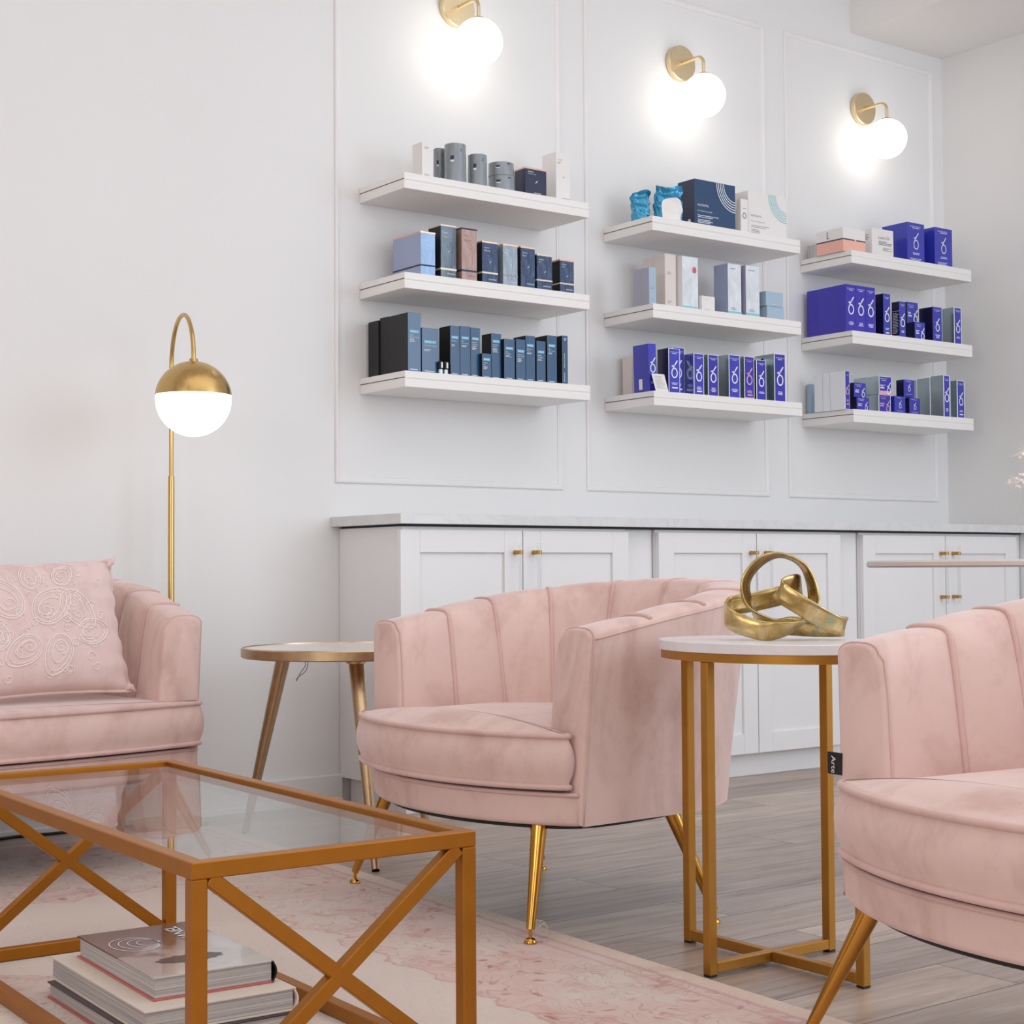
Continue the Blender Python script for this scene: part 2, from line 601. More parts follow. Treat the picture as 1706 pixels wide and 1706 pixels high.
def bar(bm, p0, p1, w, h, ref=Vector((0, 0, 1)), bevel=0.0015):
    """square bar between two points; w across, h along the reference direction"""
    p0, p1 = Vector(p0), Vector(p1)
    a, b = frame_axes(p1 - p0, ref)
    vs_ = []
    for p in (p0, p1):
        for sa, sb in ((-1, -1), (1, -1), (1, 1), (-1, 1)):
            vs_.append(bm.verts.new(p + a * sa * w / 2 + b * sb * h / 2))
    fs = [(3, 2, 1, 0), (4, 5, 6, 7)] + [(k, (k + 1) % 4, 4 + (k + 1) % 4, 4 + k) for k in range(4)]
    for f in fs:
        bm.faces.new([vs_[i] for i in f])
    if bevel:
        es = list(set(e for v in vs_ for e in v.link_edges))
        bmesh.ops.bevel(bm, geom=es, offset=bevel, segments=1, affect='EDGES')
    return bm


def crom(pts, n, closed=False):
    pts = [Vector(p) for p in pts]
    N = len(pts)
    out = []
    rng = range(N) if closed else range(N - 1)
    for i in rng:
        if closed:
            p0, p1, p2, p3 = pts[i - 1], pts[i], pts[(i + 1) % N], pts[(i + 2) % N]
        else:
            p0, p1, p2, p3 = pts[max(i - 1, 0)], pts[i], pts[i + 1], pts[min(i + 2, N - 1)]
        for k in range(n):
            t = k / n
            out.append(0.5 * ((2 * p1) + (p2 - p0) * t + (2 * p0 - 5 * p1 + 4 * p2 - p3) * t * t + (3 * p1 - p0 - 3 * p2 + p3) * t ** 3))
    if not closed:
        out.append(pts[-1])
    return out


# ------------------------------------------------------------------ lettering
_fonts = {}


def text_polys(s):
    """verts and faces of a line of text, normalised to start at x=0; cap height about 0.7"""
    if s in _fonts:
        return _fonts[s]
    cu = bpy.data.curves.new('lettering_source', 'FONT')
    cu.body = s
    cu.size = 1.0
    cu.resolution_u = 2
    ob = bpy.data.objects.new('lettering_source', cu)
    col.objects.link(ob)
    dg = bpy.context.evaluated_depsgraph_get()
    me = bpy.data.meshes.new_from_object(ob.evaluated_get(dg))
    vs_ = [tuple(v.co) for v in me.vertices]
    fs = [tuple(p.vertices) for p in me.polygons]
    bpy.data.objects.remove(ob)
    bpy.data.curves.remove(cu)
    bpy.data.meshes.remove(me)
    x0 = min(v[0] for v in vs_)
    x1 = max(v[0] for v in vs_)
    vs_ = [(v[0] - x0, v[1]) for v in vs_]
    _fonts[s] = (vs_, fs, x1 - x0)
    return _fonts[s]


class Face:
    """a flat printing surface: origin, right and up vectors, outward normal"""

    def __init__(self, o, r, u, w, h):
        self.o, self.r, self.u, self.w, self.h = Vector(o), Vector(r), Vector(u), w, h
        self.n = self.r.cross(self.u).normalized()

    def p(self, a, b, k=0.0006):
        return self.o + self.r * a * self.w + self.u * b * self.h + self.n * k

    def text(self, bm, s, u0, u1, v, maxh=0.5):
        vs_, fs, wd = text_polys(s)
        sc = min((u1 - u0) * self.w / wd, maxh * self.h)
        vv = [bm.verts.new(self.o + self.r * (u0 * self.w + x * sc) + self.u * (v * self.h + y * sc) + self.n * 0.0006) for x, y in vs_]
        for f in fs:
            try:
                bm.faces.new([vv[i] for i in f])
            except ValueError:
                pass

    def rect(self, bm, u0, v0, u1, v1, k=0.0005):
        q = [bm.verts.new(self.p(a, b, k)) for a, b in ((u0, v0), (u1, v0), (u1, v1), (u0, v1))]
        bm.faces.new(q)

    def lines(self, bm, u0, u1, v, n, pitch, th, center=False):
        for i in range(n):
            wd = (u1 - u0) * random.uniform(0.55, 1.0)
            a = (u0 + u1) / 2 - wd / 2 if center else u0
            self.rect(bm, a, v - i * pitch, a + wd, v - i * pitch + th)

    def stroke(self, bm, pts, th, closed=False):
        """ribbon along points given in metres on the face"""
        n = len(pts)
        prs = []
        for i in range(n):
            if closed:
                q0, q1 = pts[i - 1], pts[(i + 1) % n]
            else:
                q0, q1 = pts[max(i - 1, 0)], pts[min(i + 1, n - 1)]
            dx, dy = q1[0] - q0[0], q1[1] - q0[1]
            L = math.hypot(dx, dy) or 1
            nx, ny = -dy / L * th / 2, dx / L * th / 2
            x, y = pts[i]
            mk = lambda a, b: bm.verts.new(self.o + self.r * a + self.u * b + self.n * 0.0006)
            prs.append((mk(x + nx, y + ny), mk(x - nx, y - ny)))
        for i in range(n if closed else n - 1):
            a, b = prs[i], prs[(i + 1) % n]
            bm.faces.new((a[0], a[1], b[1], b[0]))

    def ringmark(self, bm, u, v, h, th=None):
        """the slash-over-ring emblem; h is its full height in metres"""
        cx, cy = u * self.w, v * self.h
        th = th or h * 0.075
        rx, ry = h * 0.20, h * 0.26
        ring = [(cx + rx * math.cos(2 * PI * k / 28), cy - h * 0.22 + ry * math.sin(2 * PI * k / 28)) for k in range(28)]
        self.stroke(bm, ring, th, True)
        self.stroke(bm, [(cx - h * 0.21, cy + h * 0.14), (cx - h * 0.10, cy + h * 0.17), (cx + h * 0.02, cy + h * 0.21)], th)
        self.stroke(bm, [(cx + h * 0.22, cy + h * 0.48), (cx + h * 0.02, cy + h * 0.22), (cx - h * 0.10, cy + h * 0.04)], th * 1.1)


# ------------------------------------------------------------------ the room
X_R = 5.72
bm = bmesh.new()
box(bm, -3.2, X_R, -8.6, 0.0, -0.06, 0.0)
tag(link('floor', bm, floor_m), kind='structure')
bm = bmesh.new()
box(bm, -3.2, X_R, 0.0, 0.12, 0.0, 3.4)
tag(link('wall_back', bm, wall_m), kind='structure')
bm = bmesh.new()
box(bm, X_R, X_R + 0.12, -8.6, 0.12, 0.0, 3.4)
tag(link('wall_right', bm, wall_m), kind='structure')
bm = bmesh.new()
box(bm, -3.32, -3.2, -8.6, 0.12, 0.0, 3.4)
tag(link('wall_left', bm, wall_m), kind='structure')
bm = bmesh.new()
box(bm, -3.32, X_R + 0.12, -8.6, 0.12, 3.4, 3.5)
box(bm, 5.13, X_R, -8.6, 0.0, 2.968, 3.4)
tag(link('ceiling', bm, ceil_m), kind='structure')
bm = bmesh.new()
box(bm, -3.2, 2.66, -0.014, 0.0, 0.0, 0.092, 0.004)
box(bm, -3.2, 2.66, -0.018, 0.0, 0.0, 0.02, 0.003)
tag(link('baseboard_back', bm, trim_m), kind='structure')
bm = bmesh.new()
box(bm, X_R - 0.014, X_R, -8.6, -0.42, 0.0, 0.092, 0.004)
tag(link('baseboard_right', bm, trim_m), kind='structure')

# picture-frame mouldings on the back wall
for i, (a, b) in enumerate(((2.640, 3.572), (3.683, 4.612), (4.7245, 5.648))):
    bm = bmesh.new()
    z0, z1, w, dp = 1.020, 2.900, 0.022, 0.010
    prof = [(0.0, 0.0), (0.0, 0.004), (0.003, 0.0075), (0.008, 0.0085), (0.013, 0.0065), (0.016, 0.0045), (0.020, 0.004), (w, 0.0)]
    rings = []
    for ins_, h_ in prof:
        rings.append([bm.verts.new(q) for q in ((a + ins_, -h_, z0 + ins_), (b - ins_, -h_, z0 + ins_), (b - ins_, -h_, z1 - ins_), (a + ins_, -h_, z1 - ins_))])
    for r0, r1 in zip(rings[:-1], rings[1:]):
        for k in range(4):
            bm.faces.new((r0[k], r0[(k + 1) % 4], r1[(k + 1) % 4], r1[k]))
    tag(link('trim_%d' % (i + 1), bm, trim_m), kind='structure')

# ------------------------------------------------------------------ rug
RUG_H = 0.012
HX, HY = 1.16, 1.72
rug_rz = -math.radians(2.6)
ex = Vector((math.cos(rug_rz), math.sin(rug_rz), 0))
ey = Vector((-math.sin(rug_rz), math.cos(rug_rz), 0))
edge_pt = Vector((2.100, -0.235, 0))          # back right corner
rug_c = edge_pt - ex * HX - ey * HY
bm = bmesh.new()
box(bm, -HX, HX, -HY, HY, 0.0, RUG_H, 0.004)
rug = thing('area_rug', 'faded pink and cream floral rug under the glass coffee table', 'rug', rug_c, rug_rz)
link('pile', bm, rug_mat(HX, HY), rug)
bm = bmesh.new()
fx = edge_pt - ey * 1.62 - rug_c
lx, ly = fx.dot(ex), fx.dot(ey)
for k in range(9):
    a = random.uniform(-0.6, 0.6)
    L = random.uniform(0.012, 0.03)
    tube(bm, [(lx - 0.004, ly + k * 0.004, 0.009), (lx + L * 0.5, ly + k * 0.004 + a * 0.006, 0.014 + random.uniform(0, 0.008)),
              (lx + L * 0.9, ly + k * 0.004 + a * 0.02, 0.005 + random.uniform(0, 0.018))], 0.0008, 5)
link('frayed_tuft', bm, flat('tuft_yarn', srgb(226, 210, 196), 0.8, var=0.05), rug)

# ------------------------------------------------------------------ wall shelves
SH_T, SH_D = 0.0507, 0.2678
COLS = {'A': (2.7344, 3.4829, (1.9343, 1.6198, 1.3102), 'left'), 'B': (3.7716, 4.5213, (1.9292, 1.6195, 1.3118), 'middle'),
        'C': (4.8086, 5.5506, (1.9274, 1.6118, 1.3051), 'right')}
LEV = ('top', 'middle', 'bottom')
HOLD = {'A': ('grey tubes', 'shrink-wrapped blue and rose boxes', 'dark navy and black boxes'),
        'B': ('turquoise pouches', 'pale grey and white boxes', 'silver-sided blue boxes and a card'),
        'C': ('a peach box and two blue boxes', 'tall solid blue boxes', 'small stacked blue boxes')}
for c, (x0, x1, zs, side) in COLS.items():
    for i, z in enumerate(zs):
        t = thing('floating_shelf', 'white floating shelf holding %s, %s of the %s column' % (HOLD[c][i], LEV[i], side), 'shelf',
                  ((x0 + x1) / 2, 0, z), 0, 'white floating wall shelves')
        w = (x1 - x0) / 2
        bm = bmesh.new()
        box(bm, -w, w, -SH_D, -0.001, 0, 0.0225, 0.0015)
        box(bm, -w + 0.0008, w - 0.0008, -SH_D + 0.0008, -0.001, 0.022, 0.0265)
        link('lower_board', bm, shelf_m, t)
        bm = bmesh.new()
        box(bm, -w, w, -SH_D, -0.001, 0.0260, SH_T, 0.0015)
        box(bm, -w + 0.0, w - 0.0, -SH_D - 0.0015, -0.001, 0.0290, 0.0315)
        link('upper_board', bm, shelf_m, t)

# ------------------------------------------------------------------ wall sconces
SC_Y = -0.137
for k, (sx, word) in enumerate(((3.118, 'cropped by the top edge'), (4.152, 'above the turquoise pouches'), (5.186, 'above the peach box, nearest the corner'))):
    t = thing('wall_sconce', 'lit white globe sconce on a brass arm, ' + word, 'wall light', (sx, 0, 2.655), 0, 'brass globe wall sconces')
    bm = bmesh.new()
    lathe(bm, [(0.0, 0.0005), (0.062, 0.0005), (0.067, 0.004), (0.067, 0.022), (0.064, 0.025), (0.0, 0.026)], 48, axis='Y')
    link('backplate', bm, sconce_m, t, True)
    bm = bmesh.new()
    pts = [(0, -0.02, 0), (0, -0.06, 0)]
    R = 0.032
    for j in range(9):
        a = PI / 2 * j / 8
        pts.append((0, SC_Y + R - R * math.sin(a), -R + R * math.cos(a)))
    pts.append((0, SC_Y, -0.078))
    tube(bm, pts, 0.0065, 14)
    link('arm', bm, sconce_m, t, True)
    bm = bmesh.new()
    lathe(bm, [(0.0, 0.010), (0.018, 0.009), (0.026, 0.002), (0.0275, -0.006)], 32, (0, SC_Y, -0.077))
    link('cap', bm, sconce_m, t, True)
    bm = bmesh.new()
    bmesh.ops.create_uvsphere(bm, u_segments=40, v_segments=24, radius=0.081, matrix=Matrix.Translation((0, SC_Y, -0.152)))
    link('globe', bm, globe_m, t, True, angle=None)

# ------------------------------------------------------------------ base cabinets and worktop
CAB_F = -0.372        # carcass front
for k, (x0, xm, x1, xf, lab) in enumerate((
        (2.655, 3.097, 3.541, 3.672, 'white shaker base cabinet with exposed end panel, nearest the round marble table'),
        (3.676, 4.144, 4.585, 4.706, 'white shaker base cabinet directly behind the brass knot sculpture'),
        (4.710, 5.196, 5.652, 5.715, 'white shaker base cabinet nearest the right wall, behind the pale table edge'))):
    t = thing('base_cabinet', lab, 'cabinet', ((x0 + x1) / 2, 0, 0), 0, 'white shaker base cabinets')
    o = -(x0 + x1) / 2
    bm = bmesh.new()
    box(bm, x0 + o, x1 + o, CAB_F, -0.002, 0.082, 0.872, 0.001)
    link('carcass', bm, cab_m, t)
    bm = bmesh.new()
    box(bm, x0 + o + (0.03 if k == 0 else 0), xf + o, CAB_F + 0.03, -0.02, 0.0005, 0.0815)
    link('plinth', bm, cab_m, t)
    bm = bmesh.new()
    box(bm, x1 + o + 0.0005, xf + o, CAB_F + 0.012, -0.05, 0.082, 0.872, 0.001)
    link('filler_panel', bm, cab_m, t)
    for s, (a, b) in enumerate(((x0 + (0.0 if k else -0.019), xm - 0.002), (xm + 0.002, x1))):
        a += o
        b += o
        bm = bmesh.new()
        z0, z1, st, y0, y1 = 0.084, 0.862, 0.070, CAB_F - 0.020, CAB_F - 0.001
        box(bm, a, a + st, y0, y1, z0, z1, 0.0015)
        box(bm, b - st, b, y0, y1, z0, z1, 0.0015)
        box(bm, a + st, b - st, y0, y1, z1 - st, z1, 0.0015)
        box(bm, a + st, b - st, y0, y1, z0, z0 + st, 0.0015)
        box(bm, a + st - 0.004, b - st + 0.004, y0 + 0.010, y1, z0 + st - 0.004, z1 - st + 0.004)
        d = link('door', bm, cab_m, t)
        hx = (b - 0.030) if s == 0 else (a + 0.040)
        bm = bmesh.new()
        tube(bm, [(hx, y0 - 0.030, 0.594), (hx, y0 - 0.030, 0.822)], 0.0062, 16)
        link('acrylic_pull', bm, acrylic_m, d, True)
        for hz in (0.622, 0.793):
            bm = bmesh.new()
            tube(bm, [(hx, y0 - 0.0005, hz), (hx, y0 - 0.030, hz)], [0.0075, 0.0060], 14)
            tube(bm, [(hx, y0 - 0.030, hz - 0.0065), (hx, y0 - 0.030, hz + 0.0065)], 0.0088, 18)
            link('pull_mount', bm, pull_m, d, True)

t = thing('worktop', 'long pale grey quartz worktop over the white cabinets', 'worktop', (4.17, 0, 0.8785))
bm = bmesh.new()
box(bm, 2.6234 - 4.17, 3.700 - 4.17, -0.4118, -0.001, 0.0, 0.0315, 0.0015)
box(bm, 3.7005 - 4.17, X_R - 0.002 - 4.17, -0.4118, -0.001, 0.0, 0.0315, 0.0015)
link('slab', bm, quartz_m, t)
bm = bmesh.new()
box(bm, 2.66 - 4.17, 5.70 - 4.17, CAB_F - 0.010, -0.01, -0.0062, -0.0004)
link('gap_shade_strip', bm, gap_m, t)  # dark strip painted in for the shaded slit under the worktop

# ------------------------------------------------------------------ barrel seating


def rot2(x, y):
    return Vector((x, y, 0))


def seat_path(hw, yfront, yb, rc, n):
    """outer plan of the barrel back from the front of the arm at +x round to -x; points, normals, arc lengths"""
    pts = []
    ya = yb - rc[1]
    L1 = ya - yfront
    # fine sampling
    for i in range(40):
        pts.append(Vector((hw, yfront + L1 * i / 40, 0)))
    for i in range(60):
        a = PI / 2 * i / 60
        pts.append(Vector((hw - rc[0] + rc[0] * math.cos(a), ya + rc[1] * math.sin(a), 0)))
    flatx = hw - rc[0]
    m = max(2, int(flatx * 2 / 0.02)) if flatx > 1e-4 else 1
    for i in range(m):
        pts.append(Vector((flatx - 2 * flatx * i / m, yb, 0)))
    for i in range(60):
        a = PI / 2 + PI / 2 * i / 60
        pts.append(Vector((-hw + rc[0] + rc[0] * math.cos(a), ya + rc[1] * math.sin(a), 0)))
    for i in range(41):
        pts.append(Vector((-hw, ya - L1 * i / 40, 0)))
    S = [0.0]
    for i in range(1, len(pts)):
        S.append(S[-1] + (pts[i] - pts[i - 1]).length)

    def at(s):
        s = max(0.0, min(S[-1], s))
        lo = 0
        hi = len(S) - 1
        while hi - lo > 1:
            mid = (lo + hi) // 2
            if S[mid] <= s:
                lo = mid
            else:
                hi = mid
        f = (s - S[lo]) / max(1e-9, S[hi] - S[lo])
        p = pts[lo].lerp(pts[hi], f)
        j0, j1 = max(lo - 2, 0), min(hi + 2, len(pts) - 1)
        d = (pts[j1] - pts[j0]).normalized()
        return p, Vector((d.y, -d.x, 0))
    return at, S[-1]


def seating(name, label, cat, loc, rz, W=0.72, depth_f=-0.300, yb=0.315, rc=(0.36, 0.36), zf=0.622, zt=0.716, seam_s=(0.15, 0.30, 0.475, 0.65),
            back_n=1, cush_shift=0.0, legs=None, group=None, crown=0.026):
    root = thing(name, label, cat, loc, rz, group)
    hw = W / 2
    at, L = seat_path(hw, depth_f, yb, rc, 0)
    half = L / 2
    zb, zin = 0.235, 0.355
    seams = list(seam_s)
    nb = back_n
    if nb % 2 == 1 or True:
        mids = []
        span = L - 2 * seam_s[-1]
        for i in range(1, nb + 1):
            mids.append(seam_s[-1] + span * i / (nb + 1))
        seams = list(seam_s) + mids + [L - s for s in reversed(seam_s)]

    def ztop(s):
        t = min(s, L - s)
        rise = min(1.0, t / (half if rc[0] >= hw - 1e-3 else (seam_s[-1] + 0.16)))
        return zf + (zt - zf) * math.sin(rise * PI / 2)

    def thick(s):
        t = min(s, L - s) / (0.75 * 0.83)
        k = min(1.0, max(0.0, t))
        return 0.092 + 0.012 * k, 0.105 + 0.075 * k

    def flare(s, z):
        t = min(1.0, min(s, L - s) / 0.6)
        k = (z - zb) / (zt - zb)
        return (0.028 + 0.032 * t) * k ** 1.15

    def puff(s):
        xs = [0.0] + seams + [L]
        for a, b in zip(xs[:-1], xs[1:]):
            if a <= s <= b:
                u = (s - a) / (b - a)
                if a == 0.0:
                    return (1 - u ** 3) if u > 0 else 1
                if b == L:
                    return 1 - (1 - u) ** 3
                return (4 * u * (1 - u)) ** 0.55
        return 0

    def section(s, sm=1.0):
        """list of points from outer bottom over the top to inner bottom"""
        p, n = at(s)
        zt_ = ztop(s)
        th, tb = thick(s)
        pf = puff(s)
        out = []
        r = th / 2
        rise = 0.026
        rk = 0.012 * max(0.0, 1 - min(s, L - s) / 0.30)
        rake = lambda z: Vector((0, rk * max(0.0, z - zb) / 0.36, z))
        for i in range(8):
            z = zb + (zt_ - rise - zb) * i / 7
            out.append(p + n * flare(s, z) + rake(z))
        o_top = flare(s, zt_)
        for i in range(1, 12):
            cq, sq = math.cos(PI * i / 12), math.sin(PI * i / 12)
            off = o_top - r + r * math.copysign(abs(cq) ** 0.72, cq)
            z = zt_ - rise + rise * sq ** 0.72 + 0.007 * (pf - 1) * sq
            out.append(p + n * off + rake(z))
        for i in range(0, 11):
            k = i / 10
            z = (zt_ - rise) + (zin - (zt_ - rise)) * k
            inner = o_top - th - (tb - th) * k ** 0.8 * 1.0 - o_top * 0.45 * k
            inner -= 0.014 * pf * min(1.0, (1 - abs(k - 0.45)) * 1.3)
            out.append(p + n * inner + rake(z))
        return out

    # shell
    ss = []
    xs = [0.0] + seams + [L]
    for a, b in zip(xs[:-1], xs[1:]):
        m = max(6, int((b - a) / 0.016))
        for i in range(m):
            u = i / m
            ss.append(a + (b - a) * (0.5 - 0.5 * math.cos(PI * u) if a > 0 and b < L else u))
    ss.append(L)
    bm = bmesh.new()
    secs = []
    for s in ss:
        secs.append(section(s))
    # rounded arm fronts: shrunken sections pushed forward

    def cap_secs(sec):
        c = sum(sec, Vector()) / len(sec)
        c.z = (sec[0].z + max(q.z for q in sec)) / 2
        res = []
        for f, k in ((0.006, 0.985), (0.011, 0.955), (0.014, 0.90)):
            ring = []
            for q in sec:
                d = q - c
                ring.append(Vector((c.x + d.x * (1 - (1 - k) * 1.6), q.y - f, c.z + d.z * (1 - (1 - k) * 0.35))))
            res.append(ring)
        return res
    front = list(reversed(cap_secs(secs[0])))
    end = cap_secs(secs[-1])
    allsec = front + secs + end
    vv = [[bm.verts.new(q) for q in sec] for sec in allsec]
    for i in range(len(vv) - 1):
        for j in range(len(vv[0]) - 1):
            bm.faces.new((vv[i][j], vv[i + 1][j], vv[i + 1][j + 1], vv[i][j + 1]))
    n = len(vv[0])
    for i in range(len(vv) - 1):
        bm.faces.new((vv[i][n - 1], vv[i + 1][n - 1], vv[i + 1][0], vv[i][0]))
    bm.faces.new(vv[0])
    bm.faces.new(list(reversed(vv[-1])))
    shell = link('backrest', bm, velvet_m, root, True, angle=60)
    # cords along the seams and the outer top edge
    for s in seams:
        sec = section(s)
        pts = sec[9:]
        p, nrm = at(s)
        pp = []
        for i, q in enumerate(pts):
            d = Vector((0, 0, 1)) if i < 10 else -nrm
            pp.append(q + d * 0.0025)
        bm = bmesh.new()
        tube(bm, pp, 0.0048, 7)
        link('channel_piping', bm, pipe_m, root, True, angle=None)
    bm = bmesh.new()
    tube(bm, [section(s)[7] + at(s)[1] * 0.0005 + Vector((0, 0, 0.004)) for s in [L * i / 120 for i in range(121)]], 0.0022, 6)
    for sec in (secs[0], secs[-1]):
        tube(bm, [q + Vector((0, -0.0045, 0)) for q in sec[:28]], 0.0018, 6)
    link('edge_seam', bm, pipe_m, root, True, angle=None)

    # base (front rail)
    bow = 0.110 if W < 1 else 0.090

    def fy(x, k=1.0):
        return depth_f - 0.014 - bow * k * (1 - abs(x / hw) ** 2.2)

    def prism(outline, z0, z1, rnd, crown=0.0, nin=7, bulge=0.0, center=None):
        """rounded slab from an outline; top crowned towards the centre"""
        N = len(outline)
        c = center or sum(outline, Vector()) / N
        turn = sum(outline[i].x * outline[(i + 1) % N].y - outline[(i + 1) % N].x * outline[i].y for i in range(N))
        bm = bmesh.new()
        rings = []
        prof = []
        for i in range(6):
            a = -PI / 2 + PI / 2 * i / 5
            prof.append((rnd * (1 - math.cos(a)), z0 + rnd + rnd * math.sin(a)))
        H = z1 - z0 - 2 * rnd
        for i in range(1, 6):
            u = i / 6
            prof.append((-bulge * 4 * u * (1 - u), z0 + rnd + H * u))
        for i in range(6):
            a = PI / 2 * i / 5
            prof.append((rnd * (1 - math.cos(a)), z1 - rnd + rnd * math.sin(a)))
        nor = []
        for i in range(N):
            d = outline[(i + 1) % N] - outline[i - 1]
            nn = Vector((d.y, -d.x, 0)).normalized()
            if turn < 0:
                nn = -nn
            nor.append(nn)
        for ins, z in prof:
            rings.append([bm.verts.new((q - nn * ins) + Vector((0, 0, z))) for q, nn in zip(outline, nor)])
        lastr = [q - nn * rnd for q, nn in zip(outline, nor)]
        for i in range(1, nin + 1):
            k = 1 - i / (nin + 0.6)
            rings.append([bm.verts.new(c + (q - c) * k + Vector((0, 0, z1 + crown * (1 - k * k)))) for q in lastr])
        for a, b in zip(rings[:-1], rings[1:]):
            for j in range(N):
                bm.faces.new((a[j], a[(j + 1) % N], b[(j + 1) % N], b[j]))
        bm.faces.new(rings[-1])
        bm.faces.new(list(reversed(rings[0])))
        return bm

    def dens(pts, step=0.02, soft=3):
        out = []
        N = len(pts)
        for i in range(N):
            a, b = pts[i], pts[(i + 1) % N]
            m = max(1, int((b - a).length / step))
            for k in range(m):
                out.append(a.lerp(b, k / m))
        # soften corners
        for _ in range(soft):
            out = [(out[i - 1] + out[i] * 2 + out[(i + 1) % len(out)]) / 4 for i in range(len(out))]
        return out

    nx = 24
    bh = hw - 0.003
    front_pts = [Vector((-bh + 2 * bh * i / nx, fy(-hw + 2 * hw * i / nx), 0)) for i in range(nx + 1)]
    outl = front_pts + [Vector((bh - 0.002, -0.10, 0)), Vector((hw - 0.10, yb - 0.16, 0)), Vector((-hw + 0.10, yb - 0.16, 0)), Vector((-bh + 0.002, -0.10, 0))]
    bm = prism(dens(outl, 0.02, 1), 0.2345, 0.298, 0.010)
    link('base', bm, velvet_m, root, True, angle=None)
    bm = bmesh.new()
    tube(bm, [q + Vector((0, -0.001, 0.2965)) for q in front_pts], 0.0042, 7)
    link('base_piping', bm, pipe_m, root, True, angle=None)
    # underside dust cover
    bm = prism(dens([Vector((q.x * 0.94, q.y + 0.02, 0)) for q in outl], 0.04), 0.2245, 0.2342, 0.003)
    link('dust_cover', bm, black_m, root)

    # seat cushion with ears in front of the arms
    ch = hw + 0.010
    cf = [Vector((-ch + 2 * ch * i / nx + cush_shift, fy((-ch + 2 * ch * i / nx) * hw / ch, 1.0) - 0.018, 0)) for i in range(nx + 1)]
    ear = depth_f - 0.020
    ih = hw - 0.064
    outl = cf + [Vector((ch + cush_shift, ear, 0)), Vector((ih, ear, 0)), Vector((ih, yb - 0.26, 0)), Vector((ih - 0.11, yb - 0.150, 0)),
                 Vector((-ih + 0.11, yb - 0.150, 0)), Vector((-ih, yb - 0.26, 0)), Vector((-ih, ear, 0)), Vector((-ch + cush_shift, ear, 0))]
    dn = dens(outl, 0.018)
    bm = prism(dn, 0.305, 0.418, 0.016, crown=crown, bulge=0.010, center=Vector((cush_shift * 0.5, ear - 0.02, 0)))
    cu = link('seat_cushion', bm, velvet_m, root, True, angle=None)
    cc = sum(dn, Vector()) / len(dn)
    k0 = [i for i, q in enumerate(dn) if q.y > ear + 0.006][0]
    run = [q for q in dn[k0:] + dn[:k0]]
    run = [q for q in run if q.y <= ear + 0.006]
    for z in (0.411, 0.312):
        bm = bmesh.new()
        tube(bm, [q + (q - cc).normalized() * -0.0005 + Vector((0, 0, z)) for q in run], 0.0058, 8)
        link('piping', bm, pipe_m, cu, True, angle=None)

    # legs: on the rug where it reaches, else on the bare floor
    if legs is None:
        legs = (((hw - 0.085, -0.325), (hw + 0.012, -0.368)), ((-hw + 0.085, -0.325), (-hw - 0.012, -0.368)),
                ((hw - 0.06, 0.010), (hw - 0.018, 0.095)), ((-hw + 0.06, 0.010), (-hw + 0.018, 0.095)))
    for (ax, ay), (bx, by) in legs:
        wp = Matrix.Rotation(rz, 4, 'Z') @ Vector((bx, by, 0)) + Vector(loc) - rug_c
        z_f = RUG_H + 0.0006 if (abs(wp.dot(ex)) < HX and abs(wp.dot(ey)) < HY) else 0.0
        bm = bmesh.new()
        top = Vector((ax, ay, 0.236))
        bot = Vector((bx, by, 0.026 + z_f))
        tube(bm, [top, top.lerp(bot, 0.5), bot], [0.0165, 0.0125, 0.0085], 18)
        lg = link('leg', bm, leg_m, root, True, angle=50)
        bm = bmesh.new()
        lathe(bm, [(0.0035, 0.030), (0.0035, 0.011), (0.009, 0.009), (0.0125, 0.004), (0.0125, 0.0)], 18, (bx, by, z_f))
        link('foot_glide', bm, leg_m, lg, True, angle=50)
    return root


# front legs stand on the rug, the rear ones on bare floor; the mid chair
chair1 = seating('armchair', 'pink velvet barrel armchair between the round marble table and the oval side table', 'armchair',
                 (2.295, -1.652, 0), -PI / 2 + math.radians(2.0), cush_shift=-0.016, group='pink velvet barrel armchairs',
                 legs=(((0.262, -0.335), (0.296, -0.388)), ((-0.315, -0.300), (-0.440, -0.310)), ((0.310, -0.020), (0.360, 0.055)), ((-0.300, 0.080), (-0.338, 0.170))))
chair2 = seating('armchair', 'pink velvet barrel armchair cropped by the right edge, black tag on its arm', 'armchair',
                 (2.155, -3.177, 0), -PI / 2 - math.radians(7.0), cush_shift=0.025, group='pink velvet barrel armchairs')
# black woven tag in the outer seam of the right chair's arm
bm = bmesh.new()
box(bm, -0.392, -0.359, -0.3085, -0.3065, 0.418, 0.452, 0.0004)
lt = link('label_tag', bm, black_m, chair2)
tag(lt, 'small black woven fabric tag')
bm = bmesh.new()
fc = Face((-0.388, -0.3088, 0.448), (0, 0, -1), (1, 0, 0), 0.030, 0.024)
fc.text(bm, 'Arte', 0.05, 0.95, 0.25, 0.6)
link('lettering', bm, print_white, lt)

sofa = seating('sofa', 'pink velvet loveseat against the wall with a rounded channelled arm', 'sofa', (1.135, -0.430, 0), 0.0, W=1.32, depth_f=-0.315,
               yb=0.285, rc=(0.30, 0.30), zf=0.628, zt=0.744, seam_s=(0.14, 0.29, 0.45, 0.61), back_n=4, crown=0.0065)

# ------------------------------------------------------------------ pillow on the sofa


def superell(u, v):
    return u, v


